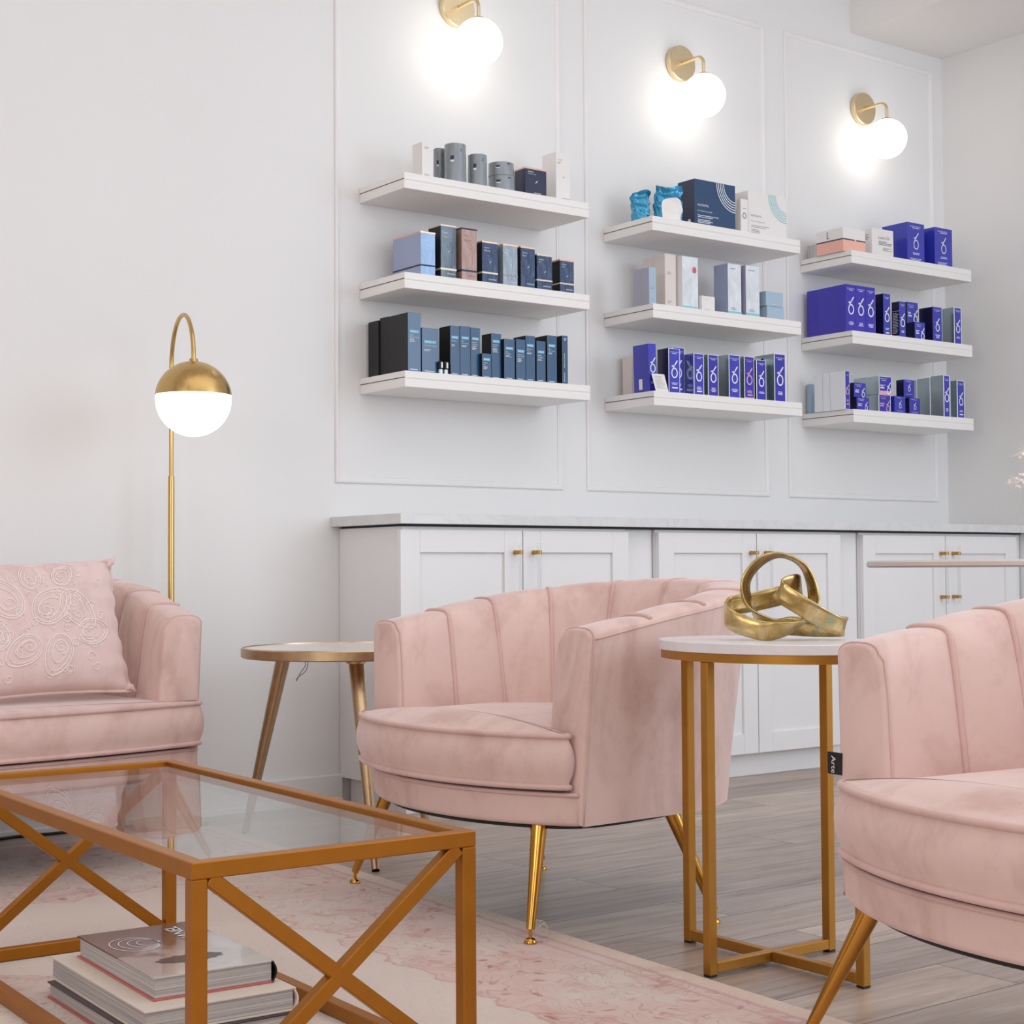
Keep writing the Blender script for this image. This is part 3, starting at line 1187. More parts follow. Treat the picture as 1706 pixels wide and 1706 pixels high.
def pillow(loc, rot, w, h, d):
    root = thing('throw_pillow', 'pink lumbar pillow with beaded paisley embroidery on the sofa', 'pillow', loc)
    root.rotation_euler = rot
    bm = bmesh.new()
    N = 36
    M = 28

    def surf(u, v, side):
        # u,v in -1..1
        pin = 1 - 0.055 * (u * u) * (1 - v * v) * 0 
        x = u * w / 2 * (1 - 0.06 * (1 - v * v) * abs(u) ** 3)
        z = v * h / 2 * (1 - 0.07 * (1 - u * u) * abs(v) ** 3)
        t = (max(0, 1 - abs(u) ** 2.6) * max(0, 1 - abs(v) ** 2.6)) ** 0.48
        wr = 0.006 * math.sin(u * 23 + v * 3) * (abs(v) ** 4) * t ** 0.3 + 0.005 * math.sin(v * 19 + 1) * (abs(u) ** 4)
        y = side * (d / 2 * t) - wr
        return Vector((x, y, z))
    grids = []
    for side in (-1, 1):
        g = [[bm.verts.new(surf(-1 + 2 * i / N, -1 + 2 * j / M, side)) for j in range(M + 1)] for i in range(N + 1)]
        for i in range(N):
            for j in range(M):
                bm.faces.new((g[i][j], g[i + 1][j], g[i + 1][j + 1], g[i][j + 1]))
        grids.append(g)
    bmesh.ops.remove_doubles(bm, verts=bm.verts, dist=0.0004)
    link('cover', bm, pillow_m, root, True, angle=None)
    # piping round the edge with knotted corners
    bm = bmesh.new()
    per = [(-1 + 2 * i / 30, -1) for i in range(30)] + [(1, -1 + 2 * i / 24) for i in range(24)] + [(1 - 2 * i / 30, 1) for i in range(30)] + [(-1, 1 - 2 * i / 24) for i in range(24)]
    tube(bm, [surf(a, b, 0) for a, b in per], 0.0045, 7, closed=True)
    for a, b in ((1, 1), (1, -1), (-1, 1), (-1, -1)):
        q = surf(a, b, 0)
        for k in range(4):
            tube(bm, [q + Vector((-a * 0.022, 0.006 * math.sin(k * 2), -b * (0.006 + 0.006 * k))), q + Vector((-a * 0.006, -0.010, -b * 0.010)), q + Vector((a * 0.006, 0.004 * (k - 1.5), b * 0.004))],
                 [0.003, 0.0075, 0.003], 7)
    link('edge_piping', bm, pillow_m, root, True, angle=None)
    # embroidery: paisley spirals and scallops laid on the front
    bm = bmesh.new()
    beads = []

    def lay(pts, r=0.0010):
        q = []
        for (x, z) in pts:
            u, v = x / (w / 2), z / (h / 2)
            if abs(u) < 0.93 and abs(v) < 0.9:
                q.append(surf(u, v, -1) + Vector((0, -0.0006, 0)))
            else:
                if len(q) > 2:
                    tube(bm, q, r, 5)
                q = []
        if len(q) > 2:
            tube(bm, q, r, 5)

    def paisley(cx, cz, size, ang, flip):
        ca, sa = math.cos(ang), math.sin(ang)
        for k, sc in enumerate((1.0, 0.84, 0.55)):
            pts = []
            for i in range(41):
                th = 2 * PI * i / 40
                rr = size * sc * (0.62 + 0.38 * math.cos(th / 2) ** 2)
                x = rr * math.cos(th) + 0.35 * size * sc * math.exp(-((th if th < PI else 2 * PI - th) ** 2) * 1.5)
                z = rr * math.sin(th) * 0.78 * flip
                pts.append((cx + ca * x - sa * z, cz + sa * x + ca * z))
            lay(pts, 0.0020 if k == 0 else 0.0015)
        sp = []
        for i in range(30):
            th = 0.5 + i * 0.33
            rr = size * 0.40 * (1 - i / 34)
            sp.append((cx + rr * math.cos(th * flip + ang), cz + rr * math.sin(th * flip + ang) * 0.8))
        lay(sp, 0.0015)
        for i in range(14):
            th = 2 * PI * i / 14
            rr = size * 1.08
            beads.append((cx + rr * math.cos(th), cz + rr * math.sin(th) * 0.78))
    for (cx, cz, s_, a, f) in ((0.02, 0.03, 0.050, 0.6, 1), (0.095, 0.045, 0.048, -0.9, -1), (-0.07, 0.05, 0.052, 2.2, 1), (0.045, -0.065, 0.044, -2.0, 1), (-0.035, -0.06, 0.042, -2.6, -1),
                               (-0.115, -0.03, 0.046, 2.6, -1), (0.125, -0.03, 0.040, 0.2, 1), (-0.005, 0.11, 0.034, 1.4, -1), (0.075, 0.115, 0.03, 0.8, 1), (-0.16, 0.05, 0.04, 2.9, 1), (-0.2, -0.05, 0.04, 2.9, -1)):
        paisley(cx, cz, s_ * 1.22, a, f)
    for k in range(46):
        cx, cz = random.uniform(-0.19, 0.19), random.uniform(-0.135, 0.145)
        a0 = random.uniform(0, 6)
        lay([(cx + 0.013 * math.cos(a0 + t * 0.5) * (1 - t / 22), cz + 0.013 * math.sin(a0 + t * 0.5) * (1 - t / 22)) for t in range(16)], 0.0014)
    link('embroidery', bm, flat('embroidery_thread', srgb(242, 226, 222), 0.4, var=0.02), root, True, angle=None)
    bm = bmesh.new()
    random.shuffle(beads)
    for (x, z) in beads[:95]:
        u, v = x / (w / 2), z / (h / 2)
        if abs(u) < 0.9 and abs(v) < 0.88:
            q = surf(u, v, -1)
            bmesh.ops.create_icosphere(bm, subdivisions=1, radius=0.0016, matrix=Matrix.Translation(q + Vector((0, -0.001, 0))))
    bo = link('sequin_beads', bm, metal('sequin', (0.95, 0.9, 0.9, 1), 0.08, 0.02, (5, 5, 5), 0), root)
    bo['kind'] = 'stuff'
    return root


pillow((1.408, -0.632, 0.600), (math.radians(-17), math.radians(-0.8), math.radians(6)), 0.50, 0.345, 0.13)

# ------------------------------------------------------------------ arc floor lamp
lamp = thing('floor_lamp', 'arched brass floor lamp with half brass, half lit globe', 'lamp', (2.014, -0.130, 0))
bm = bmesh.new()
lathe(bm, [(0.0, 0.0), (0.105, 0.0), (0.110, 0.004), (0.110, 0.016), (0.106, 0.020), (0.02, 0.022), (0.014, 0.030), (0.0, 0.030)], 56)
link('base', bm, brass_m, lamp, True)
bm = bmesh.new()
lathe(bm, [(0.0, 0.028), (0.0092, 0.028), (0.0092, 1.012), (0.0085, 1.016), (0.0, 1.016)], 24)
link('pole', bm, brass_m, lamp, True)
bm = bmesh.new()
g = Vector((-0.050, -0.250, 1.215))      # globe centre, relative to the foot
dirv = Vector((g.x, g.y, 0)).normalized()
R = math.hypot(g.x, g.y) / 2
pts = [(0, 0, 1.0), (0, 0, 1.2), (0, 0, 1.335)]
for i in range(1, 20):
    a = PI * i / 20
    pts.append(dirv * (R - R * math.cos(a)) + Vector((0, 0, 1.335 + (R + 0.005) * math.sin(a))))
pts += [dirv * 2 * R + Vector((0, 0, 1.335)), dirv * 2 * R + Vector((0, 0, 1.318))]
tube(bm, pts, 0.0062, 16)
link('arched_stem', bm, brass_m, lamp, True)
GR = 0.1058
bm = bmesh.new()
prof = [(0.0, GR + 0.006), (0.010, GR + 0.006), (0.012, GR + 0.001)]
for i in range(1, 17):
    a = PI / 2 * (1 - i / 16)
    prof.append((GR * math.cos(a) if i > 1 else 0.0165, GR * math.sin(a) if i > 1 else GR * 0.985))
prof = [(0.0, GR + 0.008), (0.011, GR + 0.007), (0.0125, GR - 0.001)] + [(GR * math.sin(t), GR * math.cos(t)) for t in [0.13 + (PI / 2 - 0.10 - 0.13) * i / 18 for i in range(19)]]
prof += [(GR * math.cos(0.10) - 0.002, GR * math.sin(0.10))]
lathe(bm, prof, 64, tuple(g), caps=False)
link('dome_shade', bm, brass_m, lamp, True, angle=50)
bm = bmesh.new()
r_ = GR - 0.0018
prof = [(r_ * math.cos(t), r_ * math.sin(t)) for t in [0.13 - (PI / 2 + 0.13) * i / 26 for i in range(26)]] + [(0.0, -r_)]
lathe(bm, prof, 64, tuple(g), caps=False)
bmesh.ops.remove_doubles(bm, verts=bm.verts, dist=1e-5)
link('globe', bm, lampglobe_m, lamp, True, angle=None)

# lamp cord along the skirting
bm = bmesh.new()
tube(bm, crom([(1.96, -0.085, 0.016), (1.88, -0.045, 0.0165), (1.78, -0.028, 0.0165), (1.72, -0.040, 0.0165), (1.66, -0.034, 0.0165), (1.60, -0.028, 0.0165), (1.52, -0.040, 0.0165), (1.42, -0.030, 0.0165), (1.25, -0.034, 0.0165), (1.05, -0.030, 0.0165)], 8), 0.0042, 8)
tag(link('power_cord', bm, cord_m, smooth=True, angle=None, loc=(0, 0, -0.012)), 'thin black power cord lying along the skirting under the sofa', 'cord')

# ------------------------------------------------------------------ round marble side table
rt_ = thing('side_table', 'round white marble side table with brass rim and tapered legs, behind the middle armchair', 'side table', (2.285, -0.660, 0))
TR, TZ = 0.285, 0.530
bm = bmesh.new()
prof = [(0.0, -0.026), (TR - 0.004, -0.026), (TR, -0.023), (TR, -0.001), (TR - 0.002, 0.002), (TR - 0.007, 0.002), (TR - 0.008, -0.003), (0.0, -0.003)]
lathe(bm, [(r, TZ + z) for r, z in prof], 40)
link('brass_rim', bm, antique_m, rt_, True, angle=30)
bm = bmesh.new()
lathe(bm, [(0.0, TZ - 0.0028), (TR - 0.0085, TZ - 0.0028), (TR - 0.0085, TZ - 0.0005), (0.0, TZ - 0.0005)], 64)
link('marble_top', bm, marble_m, rt_)
feet = ((2.116 - 2.285, -1.079 + 0.660), (2.577 - 2.285, -0.666 + 0.660 + 0.05), (2.144 - 2.285, -0.340 + 0.660))
for (fx_, fy_) in feet:
    ln = math.hypot(fx_, fy_)
    kk = 0.215 if fx_ < 0 and fy_ > 0 else 0.165
    tx, ty = fx_ / ln * kk, fy_ / ln * kk
    bm = bmesh.new()
    p0, p1 = Vector((tx, ty, TZ - 0.036)), Vector((fx_, fy_, 0.003))
    tube(bm, [p0, p0.lerp(p1, 0.5), p1], [0.0205, 0.0155, 0.0100], 20)
    lg = link('leg', bm, antique_m, rt_, True, angle=50)
    bm = bmesh.new()
    lathe(bm, [(0.0, 0.0), (0.026, 0.0), (0.026, 0.010), (0.0, 0.010)], 24, (tx, ty, TZ - 0.0365))
    link('mounting_plate', bm, antique_m, lg, True)
    bm = bmesh.new()
    lathe(bm, [(0.0, 0.0), (0.009, 0.0), (0.010, 0.003), (0.0, 0.004)], 16, (fx_, fy_, 0.0002))
    link('foot_pad', bm, black_m, lg)
# a loop of tag thread hanging from one leg top
fx_, fy_ = feet[2]
bm = bmesh.new()
b0 = Vector((-0.055, 0.165, TZ - 0.03))
tube(bm, crom([b0 + Vector((0.0, 0, -0.005)), b0 + Vector((0.022, -0.01, -0.012)), b0 + Vector((0.016, -0.012, -0.040)), b0 + Vector((-0.008, -0.01, -0.058)), b0 + Vector((-0.012, -0.008, -0.068)), b0 + Vector((-0.004, -0.012, -0.050)), b0 + Vector((0.014, -0.014, -0.022)), b0 + Vector((0.003, 0, -0.004))], 6), 0.0010, 5)
link('tag_thread', bm, flat('thread', srgb(120, 96, 76), 0.7, var=0.1), rt_, True)

# ------------------------------------------------------------------ oval gold side table with stone top
ot = thing('side_table', 'tall oval side table with white top and crossed gold base, by the right armchair', 'side table', (2.203, -2.328, 0))
AX, AY, OZ = 0.172, 0.238, 0.602


def oval(bm, ax, ay, prof, seg=72):
    rings = []
    for ins, z in prof:
        rings.append([bm.verts.new(((ax - ins) * math.cos(2 * PI * k / seg), (ay - ins) * math.sin(2 * PI * k / seg), z)) for k in range(seg)])
    for a, b in zip(rings[:-1], rings[1:]):
        for k in range(seg):
            bm.faces.new((a[k], a[(k + 1) % seg], b[(k + 1) % seg], b[k]))
    bm.faces.new(list(reversed(rings[0])))
    bm.faces.new(rings[-1])


bm = bmesh.new()
oval(bm, AX, AY, [(0.001, OZ - 0.0185), (0, OZ - 0.0175), (0, OZ - 0.001), (0.001, OZ)])
link('stone_top', bm, oval_m, ot, True, angle=40)
bm = bmesh.new()
oval(bm, AX - 0.004, AY - 0.004, [(0.0, OZ - 0.0345), (0, OZ - 0.019), (0.004, OZ - 0.019)])
link('apron', bm, gold2_m, ot, True, angle=40)
QX, QY, bw = 0.157, 0.221, 0.019
for (ax_, ay_) in ((-QX, 0.0), (QX, 0.0), (0.0, QY), (0.0, -QY)):
    bm = bmesh.new()
    bar(bm, (ax_, ay_, 0.0035), (ax_, ay_, OZ - 0.0345), bw, bw, Vector((1, 0, 0)))
    lg = link('leg', bm, gold2_m, ot)
    bm = bmesh.new()
    box(bm, ax_ - bw / 2 + 0.001, ax_ + bw / 2 - 0.001, ay_ - bw / 2 + 0.001, ay_ + bw / 2 - 0.001, 0.0003, 0.0036)
    link('foot_pad', bm, black_m, lg)
bm = bmesh.new()
bar(bm, (-QX + bw / 2, 0, 0.016), (QX - bw / 2, 0, 0.016), bw, bw)
link('cross_rail', bm, gold2_m, ot)
for s in (-1, 1):
    bm = bmesh.new()
    bar(bm, (0, s * (QY - bw / 2), 0.016), (0, s * bw / 2, 0.016), bw, bw)
    link('cross_rail', bm, gold2_m, ot)

# brass knot sculpture on it: one endless ribbon in three loops
sc_c = Vector((2.226, -2.345, OZ))
va = Vector((0.8005, -0.5993, 0))          # along the table, left to right as seen from the seats
vc = Vector((-0.5993, -0.8005, 0))         # towards the coffee table
K = 1 / 905.0
kn = [  # along, height, forward (mm-ish)  | ribbon width direction (along, height, forward)
    ((0, 141, 0), (-.25, .15, .95)), ((38, 122, -6), (.10, .1, .95)), ((54, 75, -6), (.35, .0, .92)), ((44, 40, 10), (.42, .1, .89)),
    ((12, 20, 30), (.3, .62, .7)), ((-40, 15, 40), (.1, .97, .2)), ((-92, 34, 14), (.0, 1, .0)), ((-86, 54, -24), (.0, 1, .0)),
    ((-40, 62, -44), (-.1, 1, 0)), ((10, 74, -46), (-.1, 1, 0)), ((34, 88, -30), (-.1, 1, .1)), ((16, 93, 6), (.2, .95, .2)),
    ((-10, 82, 30), (.45, .85, .25)), ((28, 54, 46), (.5, .83, .25)), ((78, 26, 34), (.5, .83, .2)), ((104, 20, 4), (.2, .95, .1)),
    ((72, 18, -24), (0, 1, 0)), ((24, 20, -28), (0, 1, .2)), ((-24, 26, -10), (.3, .5, .8)), ((-58, 62, 2), (-.5, .1, .85)),
    ((-62, 100, 4), (-.5, .2, .85)), ((-36, 132, 2), (-.4, .3, .9))]
P3 = [va * a * K + Vector((0, 0, b * K)) + vc * c * K for (a, b, c), _ in kn]
W3 = [(va * a + Vector((0, 0, b)) + vc * c).normalized() for _, (a, b, c) in kn]
cp = crom(P3, 10, True)
cw = crom(W3, 10, True)
bm = bmesh.new()
rings = []
hw_, ht_ = 0.0185, 0.0028
n = len(cp)
for i in range(n):
    d = (cp[(i + 1) % n] - cp[i - 1]).normalized()
    w_ = cw[i] - d * cw[i].dot(d)
    w_.normalize()
    q = d.cross(w_)
    ring = []
    for a, b in ((-1, -.4), (-.9, -1), (-.4, -1.5), (.4, -1.5), (.9, -1), (1, -.4), (1, .4), (.9, 1), (.4, .6), (-.4, .6), (-.9, 1), (-1, .4)):
        ring.append(bm.verts.new(cp[i] + w_ * a * hw_ + q * b * ht_))
    rings.append(ring)
for i in range(n):
    a, b = rings[i], rings[(i + 1) % n]
    for k in range(12):
        bm.faces.new((a[k], a[(k + 1) % 12], b[(k + 1) % 12], b[k]))
zmin = min(v.co.z for v in bm.verts)
for v in bm.verts:
    v.co.z -= zmin
o = link('knot_sculpture', bm, sculpt_m, None, True, (sc_c.x, sc_c.y, OZ + 0.0003), 55)
tag(o, 'aged brass ribbon knot sculpture on the oval white-topped side table', 'sculpture')

# ------------------------------------------------------------------ glass coffee table
ct = thing('coffee_table', 'gold framed coffee table with clear glass top and X-shaped ends', 'coffee table', (1.158, -2.010, RUG_H), -math.radians(2.2))
TW, TL, TH, B = 0.437, 1.105, 0.350, 0.0225
hx_, hy_ = TW / 2 - B / 2, TL / 2 - B / 2
zt_ = TH - B / 2
bm = bmesh.new()
for s in (-1, 1):
    bar(bm, (s * hx_, -hy_ - B / 2, zt_), (s * hx_, hy_ + B / 2, zt_), B, B)
    bar(bm, (-hx_, s * hy_, zt_), (hx_, s * hy_, zt_), B * 0.998, B * 0.998)
link('top_frame', bm, gold_m, ct)
for sx in (-1, 1):
    for sy in (-1, 1):
        bm = bmesh.new()
        bar(bm, (sx * hx_, sy * hy_, 0.0005), (sx * hx_, sy * hy_, TH - B), B, B, Vector((0, 1, 0)))
        link('leg', bm, gold_m, ct)
zb_ = 0.0125
for s in (-1, 1):
    bm = bmesh.new()
    bar(bm, (s * hx_, -hy_ + B / 2, zb_), (s * hx_, hy_ - B / 2, zb_), B, B)
    link('bottom_rail', bm, gold_m, ct)
bm = bmesh.new()
bar(bm, (-hx_ + B / 2, hy_, zb_), (hx_ - B / 2, hy_, zb_), B, B)
link('bottom_rail', bm, gold_m, ct)
bm = bmesh.new()
bar(bm, (-hx_ + B / 2, -hy_, zb_), (hx_ - B / 2, -hy_, zb_), B, B)
link('bottom_rail', bm, gold_m, ct)
# X braces on the two short ends
z0_, z1_ = zb_ + B * 0.4, TH - B * 1.0


def xbrace(pa, pb, w, off):
    pa, pb = Vector(pa), Vector(pb)
    for k, (za, zb2) in enumerate(((z0_, z1_), (z1_, z0_))):
        bm = bmesh.new()
        bar(bm, (pa.x, pa.y, za), (pb.x, pb.y, zb2), w, w * (1.0 if k == 0 else 0.985), off)
        link('cross_brace', bm, gold_m, ct)


ins = B * 0.7
xbrace((-hx_ + ins, -hy_, 0), (hx_ - ins, -hy_, 0), B * 0.92, Vector((0, 1, 0)))
xbrace((-hx_ + ins, hy_, 0), (hx_ - ins, hy_, 0), B * 0.92, Vector((0, 1, 0)))
bm = bmesh.new()
box(bm, -hx_ + B / 2 - 0.0005, hx_ - B / 2 + 0.0005, -hy_ + B / 2 - 0.0005, hy_ - B / 2 + 0.0005, TH - 0.0115, TH - 0.0055)
link('glass_top', bm, glass_m, ct)

# ------------------------------------------------------------------ books stacked under it
page_m = NT('page_block')
pv = page_m.coord((3, 3, 900))
pn = page_m.noise(pv, 1.0, 2)
page_m.l(page_m.ramp(pn, [(0.35, srgb(150, 144, 142)), (0.65, srgb(206, 198, 194))]), page_m.b.inputs['Base Color'])
page_m.b.inputs['Roughness'].default_value = 0.8
page_m = page_m.m


def cover_art():
    t = NT('photo_cover')
    v = t.coord()
    n = t.noise(v, 7, 3, 0.5, 0.6)
    sp = t.n('ShaderNodeSeparateXYZ')
    t.l(v, sp.inputs[0])
    g_ = t.math('ADD', t.math('SUBTRACT', t.math('MULTIPLY', sp.outputs[1], 2.4), t.math('MULTIPLY', sp.outputs[0], 1.6)), t.math('MULTIPLY', n, 1.0))
    t.l(t.ramp(g_, [(0.10, srgb(206, 198, 194)), (0.46, srgb(170, 160, 157)), (0.56, srgb(92, 76, 73)), (0.95, srgb(62, 52, 50))]), t.b.inputs['Base Color'])
    t.b.inputs['Roughness'].default_value = 0.22
    t.b.inputs['Coat Weight'].default_value = 0.6
    return t.m


def book(label, x0, x1, y0, y1, z0, th, covers, rz):
    cx_, cy_ = (x0 + x1) / 2, (y0 + y1) / 2
    t = thing('book', label, 'book', (cx_, cy_, z0), rz, 'stacked coffee table books')
    a, b = (x1 - x0) / 2, (y1 - y0) / 2
    ct_ = 0.0028
    bm = bmesh.new()
    box(bm, -a + 0.004, a - 0.004, -b + 0.004, b - 0.004, ct_, th - ct_, 0.0006)
    link('page_block', bm, page_m, t)
    bm = bmesh.new()
    box(bm, -a, a, -b, b, th - ct_ + 0.0001, th, 0.0006)
    link('front_cover', bm, covers[0], t)
    bm = bmesh.new()
    box(bm, -a, a, -b, b, 0.0001, ct_, 0.0006)
    link('back_cover', bm, covers[1], t)
    bm = bmesh.new()
    sec = [(a - 0.003 + 0.0075 * math.sin(PI * i / 8), 0.0005 + (th - 0.001) * i / 8) for i in range(9)]
    sec += [(x - 0.003, z) for x, z in reversed(sec)]
    f0 = [bm.verts.new((x, -b, z)) for x, z in sec]
    f1 = [bm.verts.new((x, b, z)) for x, z in sec]
    bm.faces.new(f0)
    bm.faces.new(list(reversed(f1)))
    for i in range(len(sec)):
        j = (i + 1) % len(sec)
        bm.faces.new((f0[i], f1[i], f1[j], f0[j]))
    link('spine', bm, covers[2], t, True, angle=40)
    return t


cream_cover = flat('cream_cloth_cover', srgb(222, 206, 194), 0.6, var=0.02, bump=0.06, bscale=500)
redback = flat('coral_board', srgb(198, 104, 98), 0.5, var=0.04)
jacket = flat('dark_plum_jacket', srgb(58, 44, 50), 0.3, var=0.35, scale=18)
blackc = flat('black_board', srgb(20, 18, 20), 0.35, var=0.1)
greyc = flat('grey_spine', srgb(120, 122, 130), 0.45, var=0.08)
book('thick coffee table book with coral back board, bottom of the stack under the glass table', 1.020, 1.276, -2.196, -1.772, 0.0122, 0.0278, (jacket, redback, greyc), -math.radians(2.0))
book('wide cream covered book with grey page edges, middle of the stack under the glass table', 1.030, 1.282, -2.188, -1.752, 0.0402, 0.0365, (cream_cover, cream_cover, cream_cover), -math.radians(2.6))
b1 = book('book with a black and white photograph cover, top of the stack under the glass table', 1.064, 1.268, -2.142, -1.790, 0.0770, 0.0362, (cover_art(), redback, blackc), -math.radians(3.0))
bm = bmesh.new()
fc = Face((0.090, 0.004, 0.0364), (0, 1, 0), (-1, 0, 0), 0.15, 0.09)
fc.text(bm, 'CHANEL', 0.05, 0.95, 0.30, 0.5)
link('title_lettering', bm, print_white, b1)
bm = bmesh.new()
fc = Face((-0.100, -0.170, 0.0363), (1, 0, 0), (0, 1, 0), 0.2, 0.34)
for k in range(4):
    pts_ = []
    for i in range(34):
        th = 2 * PI * i / 33
        pts_.append((0.055 + (0.040 - 0.007 * k) * math.cos(th) + 0.008 * k, 0.225 + (0.052 - 0.010 * k) * math.sin(th)))
    fc.stroke(bm, pts_, 0.0014)
link('pearl_drawing', bm, print_white, b1)
bm = bmesh.new()
pts_ = [(0.075 + 0.055 * math.cos(2 * PI * i / 30) * (1 + 0.10 * math.sin(i * 2.3)), 0.085 + 0.024 * math.sin(2 * PI * i / 30) * (1 + 0.16 * math.sin(i * 3.7))) for i in range(30)]
vv_ = [bm.verts.new(fc.o + fc.r * (x + 0.02) + fc.u * y + fc.n * 0.0004) for x, y in pts_]
bm.faces.new(vv_)
link('dark_cuff_print', bm, flat('cuff_ink', srgb(84, 70, 66), 0.3, var=0.3, scale=40), b1)

# ------------------------------------------------------------------ pale round table and dried flowers at the right
pt = thing('pedestal_table', 'pale round tabletop seen edge-on at eye level, behind the right armchair', 'table', (3.468, -2.067, 0))
bm = bmesh.new()
lathe(bm, [(0.0, 0.737), (0.440, 0.737), (0.446, 0.741), (0.446, 0.750), (0.442, 0.754), (0.0, 0.754)], 80)
link('tabletop', bm, pale_m, pt, True, angle=30)
bm = bmesh.new()
lathe(bm, [(0.0, 0.02), (0.05, 0.03), (0.035, 0.08), (0.026, 0.40), (0.026, 0.725), (0.030, 0.7365), (0.0, 0.7365)], 40)
link('pedestal', bm, pale_m, pt, True)
bm = bmesh.new()
lathe(bm, [(0.0, 0.0), (0.25, 0.0), (0.25, 0.012), (0.05, 0.032), (0.0, 0.032)], 60)
link('foot', bm, pale_m, pt, True, angle=30)
vz = 0.7542
vase = thing('vase', 'white vase of dried plumes on the pale round table', 'vase', (3.47, -2.07, vz))
bm = bmesh.new()
lathe(bm, [(0.0, 0.0), (0.045, 0.0), (0.060, 0.03), (0.062, 0.08), (0.036, 0.15), (0.032, 0.17), (0.029, 0.17), (0.031, 0.15), (0.052, 0.08), (0.048, 0.03), (0.0, 0.02)], 40)
link('body', bm, white_card, vase, True)
plume_m = flat('dried_plume', srgb(238, 234, 232), 0.8, var=0.04)
plume_p = flat('dried_pink_bloom', srgb(238, 228, 224), 0.8, var=0.06)
places = ('upper one reaching left', 'lower one drooping left')
for k, (da, dc, dh) in enumerate(((-0.080, 0.03, 0.130), (-0.080, -0.05, 0.055))):
    tip = Vector((0, 0, 0.17)) + va * da * 0.9 + vc * dc + Vector((0, 0, dh - 0.03))
    t = thing('dried_flower_stem', 'white feathery dried flower stem in the vase, %s' % places[k], 'dried flower', (3.47, -2.07, vz), 0, 'dried stems in the vase')
    base = vc * (0.006 - 0.012 * k) + Vector((0, 0, 0.022))
    mid = base.lerp(tip, 0.55) + Vector((0, 0, 0.03))
    mid = Vector((mid.x * 0.5, mid.y * 0.5, max(mid.z, 0.175)))
    cv = crom([base, mid, tip], 10)
    bm = bmesh.new()
    tube(bm, cv, 0.0012, 6)
    st = link('stem', bm, plume_m, t, True)
    bm = bmesh.new()
    for j in range(60):
        q = cv[-1 - random.randint(0, 7)]
        d = Vector((random.gauss(0, 0.5), random.gauss(0, 0.5), random.gauss(0.0, 0.5))).normalized() + va * (0.4 if da > 0 else -0.4)
        L_ = random.uniform(0.015, 0.034)
        tube(bm, [q, q + d * L_ * 0.6, q + d * L_ + Vector((0, 0, -0.004))], [0.0005, 0.0004, 0.0002], 3, cap=False)
    pl = link('plume', bm, plume_m, t)
    bm = bmesh.new()
    for j in range(16):
        q = cv[-1 - random.randint(0, 5)] + Vector((random.gauss(0, 0.012), random.gauss(0, 0.012), random.gauss(0, 0.012)))
        bmesh.ops.create_icosphere(bm, subdivisions=1, radius=random.uniform(0.003, 0.006), matrix=Matrix.Translation(q))
    link('bloom', bm, plume_p, t)

# ------------------------------------------------------------------ products on the shelves
ZA = [z + SH_T + 0.0003 for z in COLS['A'][2]]


def carton(dim, label, mats, group, lid=None, band=None, printing=None, panel=None, rz=0.0, lean=0.0, name='product_box', cat='box', strip=None):
    """a folded carton; dim = left front corner x, front y, base z, width, depth, height"""
    x, y, z, w, d, h = dim
    root = thing(name, label, cat, (x + w / 2, y + d / 2, z + 0.0004), rz, group)
    if lean:
        root.rotation_euler = (0, lean, rz)
    a, b = w / 2, d / 2
    body, side = mats if isinstance(mats, tuple) else (mats, None)
    bm = bmesh.new()
    box(bm, -a, a, -b, b, 0, h, 0.0009, 1)
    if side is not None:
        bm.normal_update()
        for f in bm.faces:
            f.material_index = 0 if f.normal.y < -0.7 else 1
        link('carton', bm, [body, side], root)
    else:
        link('carton', bm, body, root)
    if lid:
        bm = bmesh.new()
        box(bm, -a - 0.0005, a + 0.0005, -b - 0.0005, b + 0.0005, h - 0.0045, h + 0.0006)
        link('lid', bm, lid, root)
    if band:
        v0, v1, m = band
        bm = bmesh.new()
        box(bm, -a - 0.0005, a + 0.0005, -b - 0.0005, b + 0.0005, v0 * h, v1 * h)
        link('band', bm, m, root)
    if panel:
        pm, em, inset = panel
        bm = bmesh.new()
        box(bm, -a, a, -b - 0.0007, -b - 0.0001, 0.0, h, mi=0)
        box(bm, -a + inset, a - inset, -b - 0.0011, -b - 0.0006, inset, h - inset * 0.6, mi=1)
        link('front_panel', bm, [em, pm], root)
    if strip:
        v0, v1, m = strip
        bm = bmesh.new()
        box(bm, -a + 0.001, a - 0.001, -b - 0.0016, -b - 0.0001, v0 * h, v1 * h)
        link('colour_strip', bm, m, root)
    if printing:
        off = -b - (0.0013 if (panel or strip) else 0.0001)
        fc = Face((-a, off, 0), (1, 0, 0), (0, 0, 1), w, h)
        sf = Face((-a - 0.0001, b, 0), (0, -1, 0), (0, 0, 1), d, h)
        for part, mat, fn in printing:
            bm = bmesh.new()
            fn(bm, fc, sf)
            link(part, bm, mat, root)
    return root


def p_ring(head=True, size=0.42, v=0.56, lines=3, bar_=False, vl=0.20):
    def fn(bm, f, s):
        f.ringmark(bm, 0.5, v, min(size * f.h, f.w * 1.5))
        if head:
            f.text(bm, 'ZO SKIN HEALTH', 0.12, 0.88, 0.905, 0.05)
            f.rect(bm, 0.3, 0.878, 0.7, 0.888)
        f.lines(bm, 0.2, 0.8, vl, lines, 0.028, 0.012, True)
        if bar_:
            f.rect(bm, 0.28, vl - 0.115, 0.78, vl - 0.085)
    return fn


